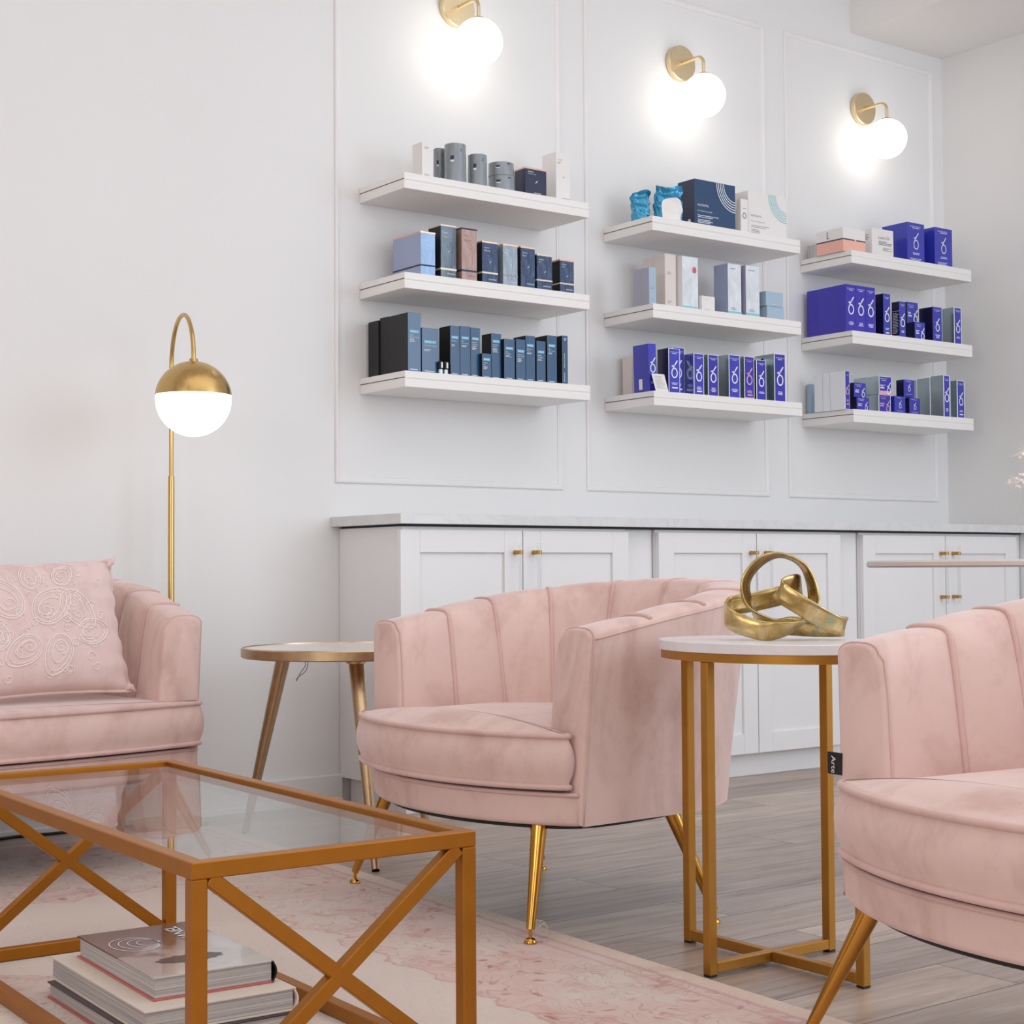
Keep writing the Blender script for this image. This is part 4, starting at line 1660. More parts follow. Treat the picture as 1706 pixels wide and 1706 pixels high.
def p_land(bm, f, s):
    f.text(bm, 'ZO SKIN HEALTH', 0.08, 0.62, 0.84, 0.10)
    f.rect(bm, 0.2, 0.76, 0.55, 0.78)
    f.lines(bm, 0.08, 0.5, 0.50, 2, 0.06, 0.03)
    f.rect(bm, 0.08, 0.33, 0.40, 0.39)
    f.ringmark(bm, 0.76, 0.36, min(f.h * 0.66, f.w * 0.8), f.h * 0.055)


def rev(t1, t2, v=0.72, n=3):
    def patch(bm, f, s):
        f.rect(bm, 0.12, v, 0.82, v + 0.055 * 0.16 / max(f.h, 0.08))

    def words(bm, f, s):
        k = 0.16 / max(f.h, 0.08)
        f.text(bm, 'REVISION', 0.20, 0.74, v + 0.018 * k, 0.03 * k)
        f.text(bm, t1, 0.12, 0.12 + min(0.76, 0.085 * len(t1)), v - 0.055 * k, 0.034 * k)
        if t2:
            f.text(bm, t2, 0.12, 0.12 + min(0.76, 0.085 * len(t2)), v - 0.095 * k, 0.034 * k)
        f.lines(bm, 0.12, 0.66, v - 0.13 * k, n, 0.022 * k, 0.008 * k)
        f.rect(bm, 0.15, 0.035, 0.72, 0.048)
    return [('logo_patch', print_blue, patch), ('printing', print_white, words)]


def sb(t1, t2, ink, foot=True):
    def fn(bm, f, s):
        f.text(bm, t1, 0.12, 0.45, 0.84, 0.07)
        f.text(bm, t2, 0.12, 0.60, 0.77, 0.05)
        cx, cy = 0.52 * f.w, 0.52 * f.h
        q = min(f.w, f.h) * 0.05
        f.stroke(bm, [(cx - q, cy - q), (cx + q * 0.2, cy + q * 0.3)], q * 0.6)
        f.stroke(bm, [(cx - q * 0.1, cy - q * 0.4), (cx + q, cy + q)], q * 0.6)
        if foot:
            f.text(bm, 'skinbetter', 0.40, 0.92, 0.10, 0.08)
    return [('printing', ink, fn)]


def p_lines(v0=0.8, n=2, ink=None, u=(0.2, 0.7)):
    def fn(bm, f, s):
        f.lines(bm, u[0], u[1], v0, n, 0.03, 0.012)
        f.lines(bm, u[0], u[1], 0.14, 2, 0.03, 0.010)
    return [('printing', ink or print_grey, fn)]


def cyl(label, loc, r, h, mat, group, name='product_tube', cat='tube', logo=True):
    root = thing(name, label, cat, loc, 0, group)
    bm = bmesh.new()
    lathe(bm, [(0.0, 0.0), (r - 0.001, 0.0), (r, 0.001), (r, h * 0.5), (r, h - 0.001), (r - 0.001, h), (0.0, h)], 40)
    link('body', bm, mat, root, True, angle=30)
    if logo:
        bm = bmesh.new()

        def patch(t0, t1, z0, z1, n=8, rr=0.0004):
            g = [[bm.verts.new(((r + rr) * math.sin(t0 + (t1 - t0) * i / n), -(r + rr) * math.cos(t0 + (t1 - t0) * i / n), z)) for z in (z0, z1)] for i in range(n + 1)]
            for i in range(n):
                bm.faces.new((g[i][0], g[i + 1][0], g[i + 1][1], g[i][1]))
        k = min(1.0, h / 0.1)
        patch(-1.05, -0.72, h * 0.58, h * 0.58 + 0.013 * k)
        patch(-0.15, 0.12, h * 0.84, h * 0.84 + 0.002)
        patch(-0.15, 0.05, h * 0.79, h * 0.79 + 0.002)
        link('printing', bm, print_dark, root)
        bm = bmesh.new()
        patch(-1.05, -0.72, h * 0.58 - 0.007 * k, h * 0.58 - 0.001)
        link('logo_tab', bm, print_white, root)
    return root


G = 'products on the left column top shelf'
carton((2.8340, -0.2200, ZA[0], 0.0423, 0.0571, 0.1205), 'slim white box, leftmost on the top shelf of the left column', white_card, G, printing=p_lines(0.86, 2))
cyl('darker grey tube tucked behind the tall grey tube', (2.9482, -0.150, ZA[0]), 0.0195, 0.128, wrap_tube, G)
cyl('tallest grey wrapped tube on the top left shelf', (2.9660, -0.215, ZA[0]), 0.0355, 0.1294, wrap_tube, G)
cyl('medium grey wrapped tube between the tall tube and the stacked jars', (3.0577, -0.210, ZA[0]), 0.0314, 0.1101, wrap_tube, G)
cyl('squat grey jar under another jar, beside the navy box', (3.1644, -0.200, ZA[0]), 0.0445, 0.0548, wrap_tube, G, 'product_jar', 'jar')
cyl('squat grey jar stacked on top of another jar', (3.1619, -0.200, ZA[0] + 0.0553), 0.0430, 0.0440, wrap_tube, G, 'product_jar', 'jar')


def line_low(bm, f, s):
    f.rect(bm, 0.03, 0.045, 0.92, 0.06)


carton((3.2364, -0.2350, ZA[0], 0.0895, 0.0610, 0.0950), 'square navy box with rose gold lid edge beside the grey jars', navy_card, G, lid=rosegold_m,
       printing=sb('AlphaRet', 'Overnight Cream', print_white) + [('foil_line', rosegold_m, line_low)])
carton((3.3952, -0.2000, ZA[0], 0.0619, 0.0767, 0.1789), 'tall white box at the right end of the top left shelf', white_card, G, printing=sb('Sunbetter', 'SPF', print_grey))

G = 'boxes on the left column middle shelf'
carton((2.8235, -0.2250, ZA[1], 0.0562, 0.1617, 0.1450), 'deep sky blue box with a dark band, first on its shelf', (wrap_sky, periw_card), G, lid=rosegold_m, band=(0.24, 0.275, print_dark))
carton((2.9008, -0.2250, ZA[1], 0.0605, 0.0708, 0.1765), 'tall steel blue shrink-wrapped box with cream lid and band', (wrap_steel, ink_side), G, lid=cream_foil, band=(0.175, 0.21, cream_foil), printing=sb('Even', 'Tone', print_white))
carton((2.9791, -0.2300, ZA[1], 0.0609, 0.0600, 0.1744), 'tall rose brown shrink-wrapped box with navy band', wrap_rose, G, lid=print_dark, band=(0.19, 0.225, print_dark), printing=sb('Trio', 'Rebalancing', print_grey))
carton((3.0571, -0.2350, ZA[1], 0.0627, 0.0600, 0.1395), 'navy shrink-wrapped box with cream band, next to the rose brown box', (wrap_navy, ink_side), G, lid=rosegold_m, band=(0.245, 0.285, cream_foil), printing=sb('AlphaRet', 'Clearing', print_white))
carton((3.1418, -0.2350, ZA[1], 0.0602, 0.0550, 0.1400), 'pale grey blue shrink-wrapped box between two navy boxes', wrap_grey, G, lid=rosegold_m, band=(0.245, 0.28, print_grey), printing=sb('Instant', 'Effect', print_white))
carton((3.2111, -0.2400, ZA[1], 0.0599, 0.0550, 0.1390), 'plain navy shrink-wrapped box without a pale band', (wrap_navy, ink_side), G, lid=rosegold_m, printing=sb('Refining', 'Foam', print_white))
carton((3.2750, -0.2450, ZA[1], 0.0646, 0.0500, 0.1200), 'shorter navy shrink-wrapped box with silvery band, second from the shelf end', (wrap_navy, ink_side), G, lid=cream_foil, band=(0.26, 0.30, cream_foil), printing=sb('Interfuse', 'Eye', print_white))
carton((3.3774, -0.2400, ZA[1], 0.0605, 0.0500, 0.1145), 'shortest navy shrink-wrapped box at the right end of its shelf', (wrap_navy, ink_side), G, lid=rosegold_m, band=(0.27, 0.31, cream_foil), printing=sb('Interfuse', 'Lines', print_white))

G = 'dark boxes on the left column bottom shelf'
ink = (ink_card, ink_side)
z = ZA[2]
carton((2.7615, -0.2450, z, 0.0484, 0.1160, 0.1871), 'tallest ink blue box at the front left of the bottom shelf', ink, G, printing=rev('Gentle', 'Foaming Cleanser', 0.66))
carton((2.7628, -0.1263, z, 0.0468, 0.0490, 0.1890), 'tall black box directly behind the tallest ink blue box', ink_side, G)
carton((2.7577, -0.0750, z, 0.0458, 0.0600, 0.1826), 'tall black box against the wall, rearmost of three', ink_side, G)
carton((2.8120, -0.2480, z, 0.0640, 0.0500, 0.1427), 'wide ink blue box with a bright blue label patch, second from left', ink, G, printing=rev('Papaya Enzyme Cleanser', '', 0.66, 2))
for k, x in enumerate((2.8769, 2.8974)):
    t = thing('sample_vial', ('tiny dark vial with clear base beside the wide ink blue box', 'tiny dark vial with clear base, farther from the wide ink blue box')[k], 'vial', (x, -0.255, z), 0, G)
    bm = bmesh.new()
    lathe(bm, [(0.0, 0.0003), (0.0085, 0.0003), (0.0085, 0.0135), (0.0, 0.0135)], 20)
    link('clear_base', bm, silver_card, t, True)
    bm = bmesh.new()
    lathe(bm, [(0.0, 0.0138), (0.0088, 0.0138), (0.0088, 0.037), (0.008, 0.039), (0.0, 0.039)], 20)
    link('body', bm, ink_side, t, True)
    bm = bmesh.new()
    box(bm, -0.003, 0.003, -0.0095, -0.0086, 0.018, 0.036)
    link('label_patch', bm, print_white, t)
carton((2.9299, -0.2350, z, 0.0366, 0.0646, 0.1611), 'slim ink blue box right of the tiny vials', ink, G, printing=rev('Nectifirm', '', 0.74, 2))
carton((2.9684, -0.2350, z, 0.0401, 0.0500, 0.1630), 'slim ink blue box in the middle of three equal ones', ink, G, printing=rev('DEJ', 'Face Cream', 0.74, 2))
carton((3.0104, -0.2350, z, 0.0371, 0.0500, 0.1615), 'slim ink blue box, right one of three equal ones', ink, G, printing=rev('Nectifirm', 'Advanced', 0.75, 4))
carton((3.0433, -0.2520, z, 0.0361, 0.0260, 0.0783), 'shortest ink blue box standing in front of a taller one', ink, G, printing=rev('Vitamin', 'Eye', 0.70, 3))
carton((3.1000, -0.2250, z, 0.0400, 0.0550, 0.1516), 'ink blue box just right of the shortest box', ink, G, printing=rev('Intellishade', 'Original', 0.80, 4))
carton((3.1415, -0.2400, z, 0.0432, 0.0450, 0.1352), 'wider glossy ink blue box right of centre', ink, G, printing=rev('Pore', 'Purifying', 0.74, 2))
carton((3.1867, -0.2450, z, 0.0386, 0.0400, 0.1373), 'ink blue box fourth from the right end of the bottom shelf', ink, G, printing=rev('Brightening', 'Facial Wash', 0.68, 4))
carton((3.2302, -0.2400, z, 0.0390, 0.0700, 0.1529), 'ink blue box with a dark outlined logo patch', ink, G, printing=rev('Hydrating', 'Serum', 0.76, 2))
carton((3.2720, -0.2450, z, 0.0372, 0.0400, 0.1385), 'shorter ink blue box third from the right end', ink, G, printing=rev('Retinol', 'Complete', 0.70, 2))
carton((3.3206, -0.2400, z, 0.0408, 0.0700, 0.1615), 'taller ink blue box second from the right end', ink, G, printing=rev('Black', 'Mask Cream', 0.76, 2))


def vert_text(bm, f, s):
    g = Face(f.p(0.30, 0.06, 0), f.u, -f.r, f.h * 0.26, f.w)
    g.text(bm, 'REVISION', 0.0, 1.0, -0.15, 0.3)
    g = Face(f.p(0.30, 0.34, 0), f.u, -f.r, f.h * 0.34, f.w)
    g.text(bm, 'Vitamin K Serum', 0.0, 1.0, -0.15, 0.3)
    f.lines(bm, 0.3, 0.8, 0.93, 2, 0.03, 0.012)


carton((3.3846, -0.2400, z, 0.0242, 0.0500, 0.1657), 'narrow ink blue box with vertical lettering at the right end', ink, G, printing=[('printing', print_white, vert_text)])

# ---- middle column
ZB = [zz + SH_T + 0.0003 for zz in COLS['B'][2]]


def pouch(label, x, y, z, w, d, h, rz, seed, white):
    rnd = random.Random(seed)
    t = thing('foil_pouch', label, 'pouch', (x, y, z), rz, 'turquoise foil pouches')
    bm = bmesh.new()
    N, M = 40, 30
    ph = [rnd.uniform(0, 6) for _ in range(8)]

    def surf(a, v):
        # pinched, folded-over top
        c, s_ = math.cos(a), math.sin(a)
        ex_ = 0.55
        px = math.copysign(abs(c) ** ex_, c) * w / 2
        py = math.copysign(abs(s_) ** ex_, s_) * d / 2
        k = 1 - max(0, (v - 0.45) / 0.55) ** 1.4 * 0.82
        py *= k
        px *= 1 - 0.10 * v + (0.06 * math.sin(v * 9 + ph[0]))
        cr = 0.0035 * (0.3 + v) * (math.sin(a * 5 + ph[1] + v * 4) + 0.7 * math.sin(a * 9 + v * 13 + ph[2]) + 0.8 * math.sin(v * 22 + ph[3] + 2 * c))
        px += cr * c
        py += cr * (s_ if v < 0.85 else 0.6 * s_) - max(0, v - 0.86) * 0.09 + 0.004 * math.sin(px * 90 + ph[4]) * v
        zz = v * h + (0.006 * math.sin(px * 60 + ph[5]) * max(0, v - 0.6) * 2.2)
        return Vector((px, py, max(zz, 0.0)))
    g = [[bm.verts.new(surf(2 * PI * i / N, j / M)) for i in range(N)] for j in range(M + 1)]
    for j in range(M):
        for i in range(N):
            bm.faces.new((g[j][i], g[j][(i + 1) % N], g[j + 1][(i + 1) % N], g[j + 1][i]))
    bm.faces.new(list(reversed(g[0])))
    bm.faces.new(g[-1])
    link('foil_bag', bm, bag_m, t, True, angle=50)
    if white:
        bm = bmesh.new()
        rows = 12
        gg = []
        for j in range(rows + 1):
            v = 0.02 + 0.66 * j / rows
            half = 0.30 if v < 0.48 else 0.30 * math.sqrt(max(0.0, 1 - ((v - 0.48) / 0.205) ** 2))
            gg.append([])
            for i in range(9):
                a = -PI / 2 + 0.10 + (-1 + 2 * i / 8) * max(half, 0.01) * 1.9
                q = surf(a, v)
                n_ = Vector((q.x * 0.2, q.y, 0)).normalized()
                gg[-1].append(bm.verts.new(q + Vector((0, -0.0012, 0)) + n_ * 0.0008))
        for j in range(rows):
            for i in range(8):
                bm.faces.new((gg[j][i], gg[j][i + 1], gg[j + 1][i + 1], gg[j + 1][i]))
        link('arched_label', bm, white_card, t, True)
    return t


pouch('crumpled turquoise foil pouch standing farther back, at the left', 3.838, -0.130, ZB[0], 0.066, 0.045, 0.117, -0.5, 3, False)
pouch('crumpled turquoise foil pouch with an arched white label', 3.915, -0.195, ZB[0], 0.105, 0.055, 0.132, -0.40, 5, True)


def arcs(bm, f, s):
    for k in range(5):
        R_ = 0.059 + 0.0088 * k
        cx, cy = f.w - 0.001, f.h - 0.002
        pts_ = []
        for i in range(25):
            a = PI + (PI / 2) * i / 24
            pts_.append((cx + R_ * math.cos(a), cy + R_ * 1.05 * math.sin(a)))
        f.stroke(bm, pts_, 0.0032)


def nutri(bm, f, s):
    f.text(bm, 'NUTRAFOL', 0.07, 0.34, 0.44, 0.08)
    f.text(bm, 'Hair Growth Nutraceutical', 0.07, 0.42, 0.33, 0.05)
    f.lines(bm, 0.07, 0.62, 0.24, 2, 0.035, 0.012)
    f.lines(bm, 0.07, 0.44, 0.15, 3, 0.03, 0.012)


def disc_side(bm, f, s):
    pts_ = [(s.w * 0.68 + 0.008 * math.cos(2 * PI * i / 24), s.h * 0.12 + 0.0095 * math.sin(2 * PI * i / 24)) for i in range(24)]
    bm.faces.new([bm.verts.new(s.o + s.r * x + s.u * y + s.n * 0.0006) for x, y in pts_])


G = 'products on the middle column top shelf'
nutra_m = flat('deep_blue_card', srgb(30, 68, 108), 0.4, coat=0.3, var=0.06)
carton((4.0163, -0.2250, ZB[0], 0.2060, 0.0895, 0.1739), 'large deep blue box with white concentric arcs', (nutra_m, navy_card), G,
       printing=[('arc_print', print_white, arcs), ('printing', print_white, nutri), ('side_emblem', print_white, disc_side)])


def ring_small(bm, f, s):
    pts_ = [(f.w * 0.5 + 0.0085 * math.cos(2 * PI * i / 24), f.h * 0.52 + 0.0095 * math.sin(2 * PI * i / 24)) for i in range(24)]
    f.stroke(bm, pts_, 0.004, True)
    f.rect(bm, 0.2, 0.72, 0.8, 0.735)


carton((4.2401, -0.2350, ZB[0], 0.0375, 0.0190, 0.1283), 'slim white box with a grey ring, squeezed between two large boxes', white_card, G, printing=[('ring_print', print_grey, ring_small)])
carton((4.2989, -0.2150, ZB[0], 0.2048, 0.0900, 0.1717), 'large white box with turquoise concentric arcs', white_card, G, printing=[('arc_print', print_teal, arcs), ('printing', print_grey, nutri)])

G = 'pale boxes on the middle column middle shelf'
z = ZB[1]
carton((3.7744, -0.2450, z, 0.0326, 0.0430, 0.1308), 'slim lavender grey box at the front left of its shelf', (greyblue_card, lav_card), G, printing=p_lines(0.45, 2))
carton((3.7762, -0.2000, z, 0.0315, 0.0423, 0.1314), 'slim lavender grey box behind an identical one', (greyblue_card, lav_card), G)
carton((3.8910, -0.2000, z, 0.0528, 0.0582, 0.2000), 'tallest pinkish white box, front one of a pair', beige_card, G, printing=p_lines(0.66, 2))
carton((3.8928, -0.1398, z, 0.0509, 0.0589, 0.1990), 'tallest pinkish white box standing behind its twin', beige_card, G)


def reddot(bm, f, s):
    cx, cy = f.w * 0.76, f.h * 0.76
    pts_ = [(cx + (0.0085 + 0.0012 * (i % 2)) * math.cos(2 * PI * i / 24), cy + (0.0105 + 0.0014 * (i % 2)) * math.sin(2 * PI * i / 24)) for i in range(24)]
    bm.faces.new([bm.verts.new(f.o + f.r * x + f.u * y + f.n * 0.0006) for x, y in pts_])


carton((3.9515, -0.2250, z, 0.0778, 0.0330, 0.1940), 'white shrink-wrapped box with a round red sticker', (wrap_white, white_card), G, strip=(0.02, 0.07, print_teal), printing=[('sticker', print_red, reddot)])
carton((4.0340, -0.2400, z, 0.0637, 0.0600, 0.0559), 'small plain white box right of the red sticker', white_card, G, printing=p_lines(0.75, 1))
carton((4.1751, -0.2300, z, 0.0680, 0.0749, 0.1910), 'tall periwinkle box with wrapped front and teal foot band', (wrap_white, periw_card), G, strip=(0.02, 0.075, print_teal), printing=p_lines(0.9, 1))
carton((4.2627, -0.2350, z, 0.0708, 0.0500, 0.1930), 'tall pale wrapped box right of the periwinkle one, teal foot band', (wrap_white, lav_card), G, strip=(0.02, 0.075, print_teal), printing=p_lines(0.9, 1))
carton((4.3671, -0.2400, z, 0.0911, 0.0500, 0.0498), 'small grey blue box, lower one of a stack of two', greyblue_card, G, printing=p_lines(0.7, 1, print_white, (0.4, 0.62)))
carton((4.3617, -0.2400, z + 0.0506, 0.0916, 0.0500, 0.0545), 'small grey blue box, upper one of a stack of two', greyblue_card, G, printing=p_lines(0.7, 1, print_white, (0.4, 0.62)))

G = 'blue boxes on the middle column bottom shelf'
z = ZB[2]
SILV = dict(mats=silver_card, group=G)
carton((3.8412, -0.0700, z, 0.0492, 0.0500, 0.1496), 'pale grey box hidden at the back left corner of its shelf', beige_card, G)


def barcode(bm, f, s):
    s.rect(bm, 0.34, 0.06, 0.56, 0.28)


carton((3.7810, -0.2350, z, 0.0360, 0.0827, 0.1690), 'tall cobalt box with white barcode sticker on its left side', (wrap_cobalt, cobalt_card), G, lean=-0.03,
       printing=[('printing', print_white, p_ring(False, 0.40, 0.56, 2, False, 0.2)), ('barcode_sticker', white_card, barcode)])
carton((3.8665, -0.2400, z, 0.0546, 0.0584, 0.1595), 'shiny blue box with dark side and silver edges, behind the card', (wrap_cobalt, cobalt_shaded), G, panel=(wrap_cobalt, white_edge, 0.003),
       printing=[('printing', print_white, p_ring(True, 0.40, 0.54, 2, True, 0.22))])
carton((3.9400, -0.1800, z, 0.0600, 0.0500, 0.1760), 'cobalt box half hidden behind the shiny blue box', silver_card, G, panel=(cobalt_card, white_edge, 0.003), printing=[('printing', print_white, p_ring(True, 0.38, 0.56, 2, True, 0.24))])
# a small card propped against the boxes
t = thing('info_card', 'small white information card leaning at the shelf corner', 'card', (3.8130, -0.2600, z + 0.0003), 0)
bm = bmesh.new()
w_, h_ = 0.060, 0.062
q = [(-w_ / 2 + 0.005, 0, 0), (w_ / 2 + 0.005, 0, 0), (w_ / 2 - 0.005, 0.011, h_), (-w_ / 2 - 0.005, 0.011, h_)]
v0 = [bm.verts.new(p) for p in q] + [bm.verts.new((p[0], p[1] + 0.0008, p[2])) for p in q]
for f in ((0, 1, 2, 3), (7, 6, 5, 4), (0, 4, 5, 1), (1, 5, 6, 2), (2, 6, 7, 3), (3, 7, 4, 0)):
    bm.faces.new([v0[i] for i in f])
link('card', bm, white_card, t)
bm = bmesh.new()
fc = Face(Vector(q[0]) + Vector((0, -0.0004, 0)), (1, 0, 0), Vector((-0.010, 0.011, h_)).normalized(), w_, h_)
fc.lines(bm, 0.14, 0.86, 0.86, 9, 0.085, 0.018)
link('printing', bm, print_grey, t)
for dim, lab, kw in (
        ((3.9980, -0.2300, z, 0.0500, 0.0500, 0.1523), 'silver-sided blue box with a pale label bar, third of its row', dict(bar_=True)),
        ((4.0687, -0.2300, z, 0.0519, 0.0500, 0.1530), 'silver-sided blue box, fourth of its row, no label bar', dict(lines=4)),
        ((4.1644, -0.2400, z, 0.0566, 0.0800, 0.1585), 'silver-sided blue box with a deep black reflecting side, fifth of its row', dict(lines=3)),
        ((4.2429, -0.2400, z, 0.0521, 0.0500, 0.1584), 'silver-sided blue box with a pink foot strip', dict(bar_=True)),
        ((4.3058, -0.2400, z, 0.0515, 0.0450, 0.1500), 'shorter silver-sided blue box second from the right end', dict(lines=2)),
        ((4.4012, -0.2400, z, 0.0593, 0.1000, 0.1802), 'silver-sided blue box at the right end, taller than its neighbours', dict(lines=3))):
    carton(dim, lab, silver_card, G, panel=(wrap_cobalt if 'fifth' in lab or 'third' in lab else cobalt_card, white_edge, 0.003), lean=0.0,
           strip=(0.0, 0.045, print_pink) if 'pink' in lab else None, printing=[('printing', print_pink if 'pink' in lab else print_white, p_ring(True, 0.40, 0.54, **{k: v for k, v in kw.items()}))])
carton((4.3440, -0.1800, z, 0.0516, 0.0500, 0.1700), 'silver box standing behind the shorter silver-sided box', silver_card, G)

# ---- right column
ZC = [zz + SH_T + 0.0003 for zz in COLS['C'][2]]
G = 'boxes on the right column top shelf'
z = ZC[0]


def stripes(bm, f, s):
    for i in range(6):
        s.rect(bm, 0.05 + i * 0.16, 0.05, 0.12 + i * 0.16, 0.95)


carton((4.8300, -0.0600, z, 0.0506, 0.0400, 0.0600), 'little grey striped box at the back, left of the peach box', white_card, G, printing=[('stripes', print_grey, stripes)])


def peach(bm, f, s):
    f.rect(bm, 0.0, 0.0, 1.0, 0.48, 0.0004)


def peach2(bm, f, s):
    s.rect(bm, 0.0, 0.0, 1.0, 0.48, 0.0004)


def peachline2(bm, f, s):
    f.rect(bm, 0.0, 0.485, 0.52, 0.535)
    f.rect(bm, 0.58, 0.485, 1.0, 0.535)


def peachline(bm, f, s):
    s.rect(bm, 0.0, 0.485, 1.0, 0.535)
    s.rect(bm, 0.40, 0.62, 0.425, 0.92)
    s.stroke(bm, [(s.w * 0.42, s.h * 0.66), (s.w * 0.45, s.h * 0.62), (s.w * 0.5, s.h * 0.64)], 0.002)


carton((4.7990, -0.2350, z, 0.1300, 0.1380, 0.0940), 'low square box, white above and peach below a dark blue line', white_card, G, printing=[('peach_half', peach_card, peach), ('side_peach_half', peach_card, peach2), ('blue_line', print_dark, peachline2), ('side_blue_line', print_dark, peachline)])


def sidelines2(bm, f, s):
    s.lines(bm, 0.45, 0.9, 0.78, 4, 0.05, 0.02)
    s.lines(bm, 0.3, 0.9, 0.35, 5, 0.05, 0.012)


def sidelines(bm, f, s):
    f.text(bm, 'Lumi-Oil', 0.30, 0.85, 0.66, 0.16)
    f.lines(bm, 0.30, 0.95, 0.56, 3, 0.05, 0.03)
    f.lines(bm, 0.50, 0.95, 0.36, 3, 0.04, 0.02)


carton((4.9984, -0.2100, z, 0.1300, 0.1000, 0.1205), 'white box with grey printing between the peach and blue boxes', white_card, G, printing=[('printing', print_grey, sidelines), ('side_printing', print_grey, sidelines2)], rz=0.0)


def big_ring(bm, f, s):
    f.text(bm, 'ZO SKIN HEALTH', 0.16, 0.84, 0.89, 0.05)
    f.rect(bm, 0.3, 0.862, 0.7, 0.874)
    f.ringmark(bm, 0.5, 0.56, f.h * 0.42, f.h * 0.022)
    f.lines(bm, 0.28, 0.72, 0.25, 2, 0.03, 0.012, True)
    f.lines(bm, 0.15, 0.85, 0.11, 4, 0.028, 0.010)


royal_m = flat('royal_blue_card', srgb(44, 52, 176), 0.3, coat=0.5, var=0.05)
carton((5.1973, -0.2250, z, 0.1067, 0.1307, 0.1662), 'large royal blue box with a white ring emblem, left of two', royal_m, G, printing=[('printing', print_white, big_ring)])
carton((5.3584, -0.2350, z, 0.1122, 0.0800, 0.1632), 'large royal blue box with a white ring emblem, at the shelf end', royal_m, G, printing=[('printing', print_white, big_ring)])

G = 'blue boxes on the right column middle shelf'
z = ZC[1]
violet_m = flat('violet_blue_card', srgb(44, 34, 176), 0.32, coat=0.5, var=0.05)
carton((4.8114, -0.2350, z, 0.0560, 0.0660, 0.1861), 'tall solid blue box at the front left corner of its shelf', violet_m, G, printing=[('printing', print_white, p_ring(True, 0.38, 0.56, 3, False, 0.2))])
carton((4.8137, -0.1670, z, 0.0550, 0.0671, 0.1858), 'tall solid blue box directly behind the corner one', violet_m, G)
carton((4.8158, -0.0979, z, 0.0537, 0.0725, 0.1853), 'tall solid blue box against the wall, third back', violet_m, G)
carton((4.8690, -0.2350, z, 0.0570, 0.0700, 0.1863), 'tall solid blue box, second of three side by side', violet_m, G, printing=[('printing', print_white, p_ring(True, 0.38, 0.56, 3, False, 0.2))])
carton((4.9284, -0.2350, z, 0.0544, 0.0700, 0.1863), 'tall solid blue box, third of three side by side', violet_m, G, printing=[('printing', print_white, p_ring(True, 0.38, 0.56, 3, False, 0.2))])
carton((5.0320, -0.2350, z, 0.0419, 0.0425, 0.1705), 'slim royal blue box standing apart, with a white label bar', (royal_m, cobalt_shaded), G, printing=[('printing', print_white, p_ring(True, 0.36, 0.52, 2, True, 0.18))])


def sidepanel(bm, f, s):
    s.lines(bm, 0.14, 0.9, 0.68, 14, 0.042, 0.014)
    s.rect(bm, 0.08, 0.735, 0.98, 0.745)
    s.rect(bm, 0.08, 0.06, 0.98, 0.07)


carton((5.1290, -0.2350, z, 0.0382, 0.0402, 0.1482), 'slim royal blue box with fine print on its left side', (royal_m, cobalt_shaded), G, printing=[('side_printing', print_white, sidepanel), ('printing', print_white, p_ring(True, 0.38, 0.5, 3, False, 0.2))])
carton((5.2112, -0.2450, z, 0.0633, 0.0453, 0.0715), 'small royal blue box lying low at the shelf edge', (royal_m, cobalt_shaded), G, printing=[('printing', print_white, p_land)])
carton((5.2050, -0.1980, z, 0.0780, 0.0540, 0.0715), 'small dark blue box underneath the raised royal blue box', cobalt_shaded, G)
carton((5.2222, -0.1980, z + 0.0724, 0.0681, 0.0500, 0.0880), 'small royal blue box raised on another box behind', (royal_m, cobalt_shaded), G, printing=[('printing', print_white, p_land)])
carton((5.3322, -0.2400, z, 0.0570, 0.0719, 0.1447), 'royal blue box with shade-darkened side, second from the right end', (royal_m, cobalt_shaded), G, printing=[('printing', print_white, p_ring(True, 0.38, 0.5, 4, False, 0.2))])
carton((5.4675, -0.2400, z, 0.0485, 0.0604, 0.1552), 'royal blue box with a white edge at the right end', (silver_card), G, panel=(royal_m, white_edge, 0.004), printing=[('printing', print_white, p_ring(True, 0.36, 0.5, 2, False, 0.2))])

G = 'small boxes on the right column bottom shelf'
z = ZC[2]
carton((4.8250, -0.0300, z, 0.0300, 0.0200, 0.1200), 'thin grey blue box against the wall behind the white cartons', greyblue_card, G)
carton((4.7980, -0.2350, z, 0.0262, 0.0767, 0.1500), 'slim box with white side and narrow blue front at the corner', (white_edge), G, panel=(cobalt_card, white_edge, 0.002), printing=[('printing', print_pink, p_ring(True, 0.3, 0.52, 2, True, 0.24))])
carton((4.7980, -0.1563, z, 0.0261, 0.0361, 0.1485), 'slim white carton directly behind the corner box', white_edge, G)
carton((4.7980, -0.1182, z, 0.0261, 0.0428, 0.1464), 'slim white carton, third back from the corner', white_edge, G)
carton((4.8551, -0.2450, z, 0.0712, 0.0550, 0.0494), 'small cobalt box, lower left one of the stacks', (cobalt_card, cobalt_shaded), G, printing=[('printing', print_white, p_land)])
carton((4.8461, -0.2400, z + 0.0502, 0.0679, 0.0500, 0.0572), 'small cobalt box, upper left one of the stacks', (cobalt_card, cobalt_shaded), G, printing=[('printing', print_white, p_land)])
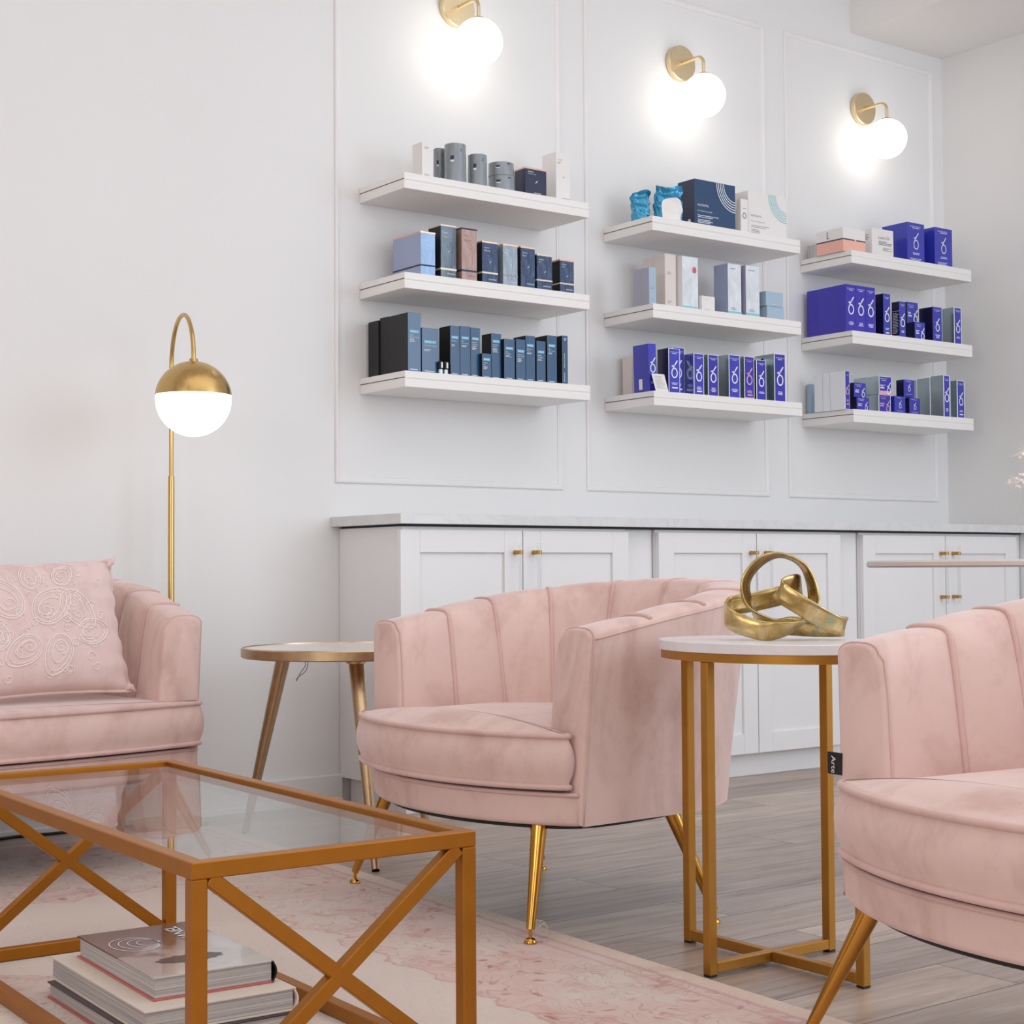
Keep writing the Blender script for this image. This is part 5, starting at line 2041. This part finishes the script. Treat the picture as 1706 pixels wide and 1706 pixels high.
carton((4.9950, -0.2350, z, 0.0713, 0.1000, 0.0706), 'silver-sided cobalt box under a larger silver one', silver_card, G, panel=(cobalt_card, white_edge, 0.003), printing=[('printing', print_pink, p_land)])
carton((4.9984, -0.2350, z + 0.0714, 0.0750, 0.1300, 0.0722), 'silver-sided cobalt box with pale pink foot, on top of another', silver_card, G, panel=(cobalt_card, white_edge, 0.003), strip=(0.0, 0.2, print_pink), printing=[('printing', print_white, p_land)])
carton((5.1180, -0.1400, z, 0.0448, 0.0300, 0.1538), 'narrow blue box wedged behind the silver-sided stack', royal_m, G)
carton((5.0804, -0.2450, z, 0.0646, 0.0350, 0.0686), 'small square blue box at the shelf edge, left of two', royal_m, G, printing=[('printing', print_white, p_ring(True, 0.46, 0.52, 1, False, 0.12))])
carton((5.1708, -0.2450, z, 0.0661, 0.0350, 0.0658), 'small square blue box at the shelf edge, right of two', (cobalt_card, cobalt_shaded), G, printing=[('printing', print_white, p_ring(True, 0.46, 0.52, 1, False, 0.12))])
carton((5.1404, -0.2430, z + 0.0694, 0.0643, 0.0400, 0.0690), 'small square blue box stacked across two others', (cobalt_card, cobalt_shaded), G, printing=[('printing', print_white, p_ring(True, 0.46, 0.56, 1, False, 0.14))])
carton((5.3986, -0.2350, z, 0.0400, 0.0641, 0.1742), 'tall mirror-sided box with blue front, front one of three', silver_card, G, panel=(royal_m, white_edge, 0.004), printing=[('printing', print_white, p_ring(True, 0.36, 0.54, 3, False, 0.2))])
carton((5.3948, -0.1689, z, 0.0389, 0.0642, 0.1698), 'tall mirror-sided box, middle one of three in depth', silver_card, G, panel=(royal_m, white_edge, 0.004))
carton((5.3918, -0.1027, z, 0.0388, 0.0506, 0.1661), 'tall mirror-sided box nearest the wall, rearmost of three', silver_card, G, panel=(royal_m, white_edge, 0.004))
carton((5.4794, -0.2400, z, 0.0489, 0.0323, 0.1576), 'silver-sided blue box at the far right end of the lowest shelf', silver_card, G, panel=(royal_m, white_edge, 0.004), printing=[('printing', print_white, p_ring(True, 0.36, 0.52, 2, True, 0.2))])
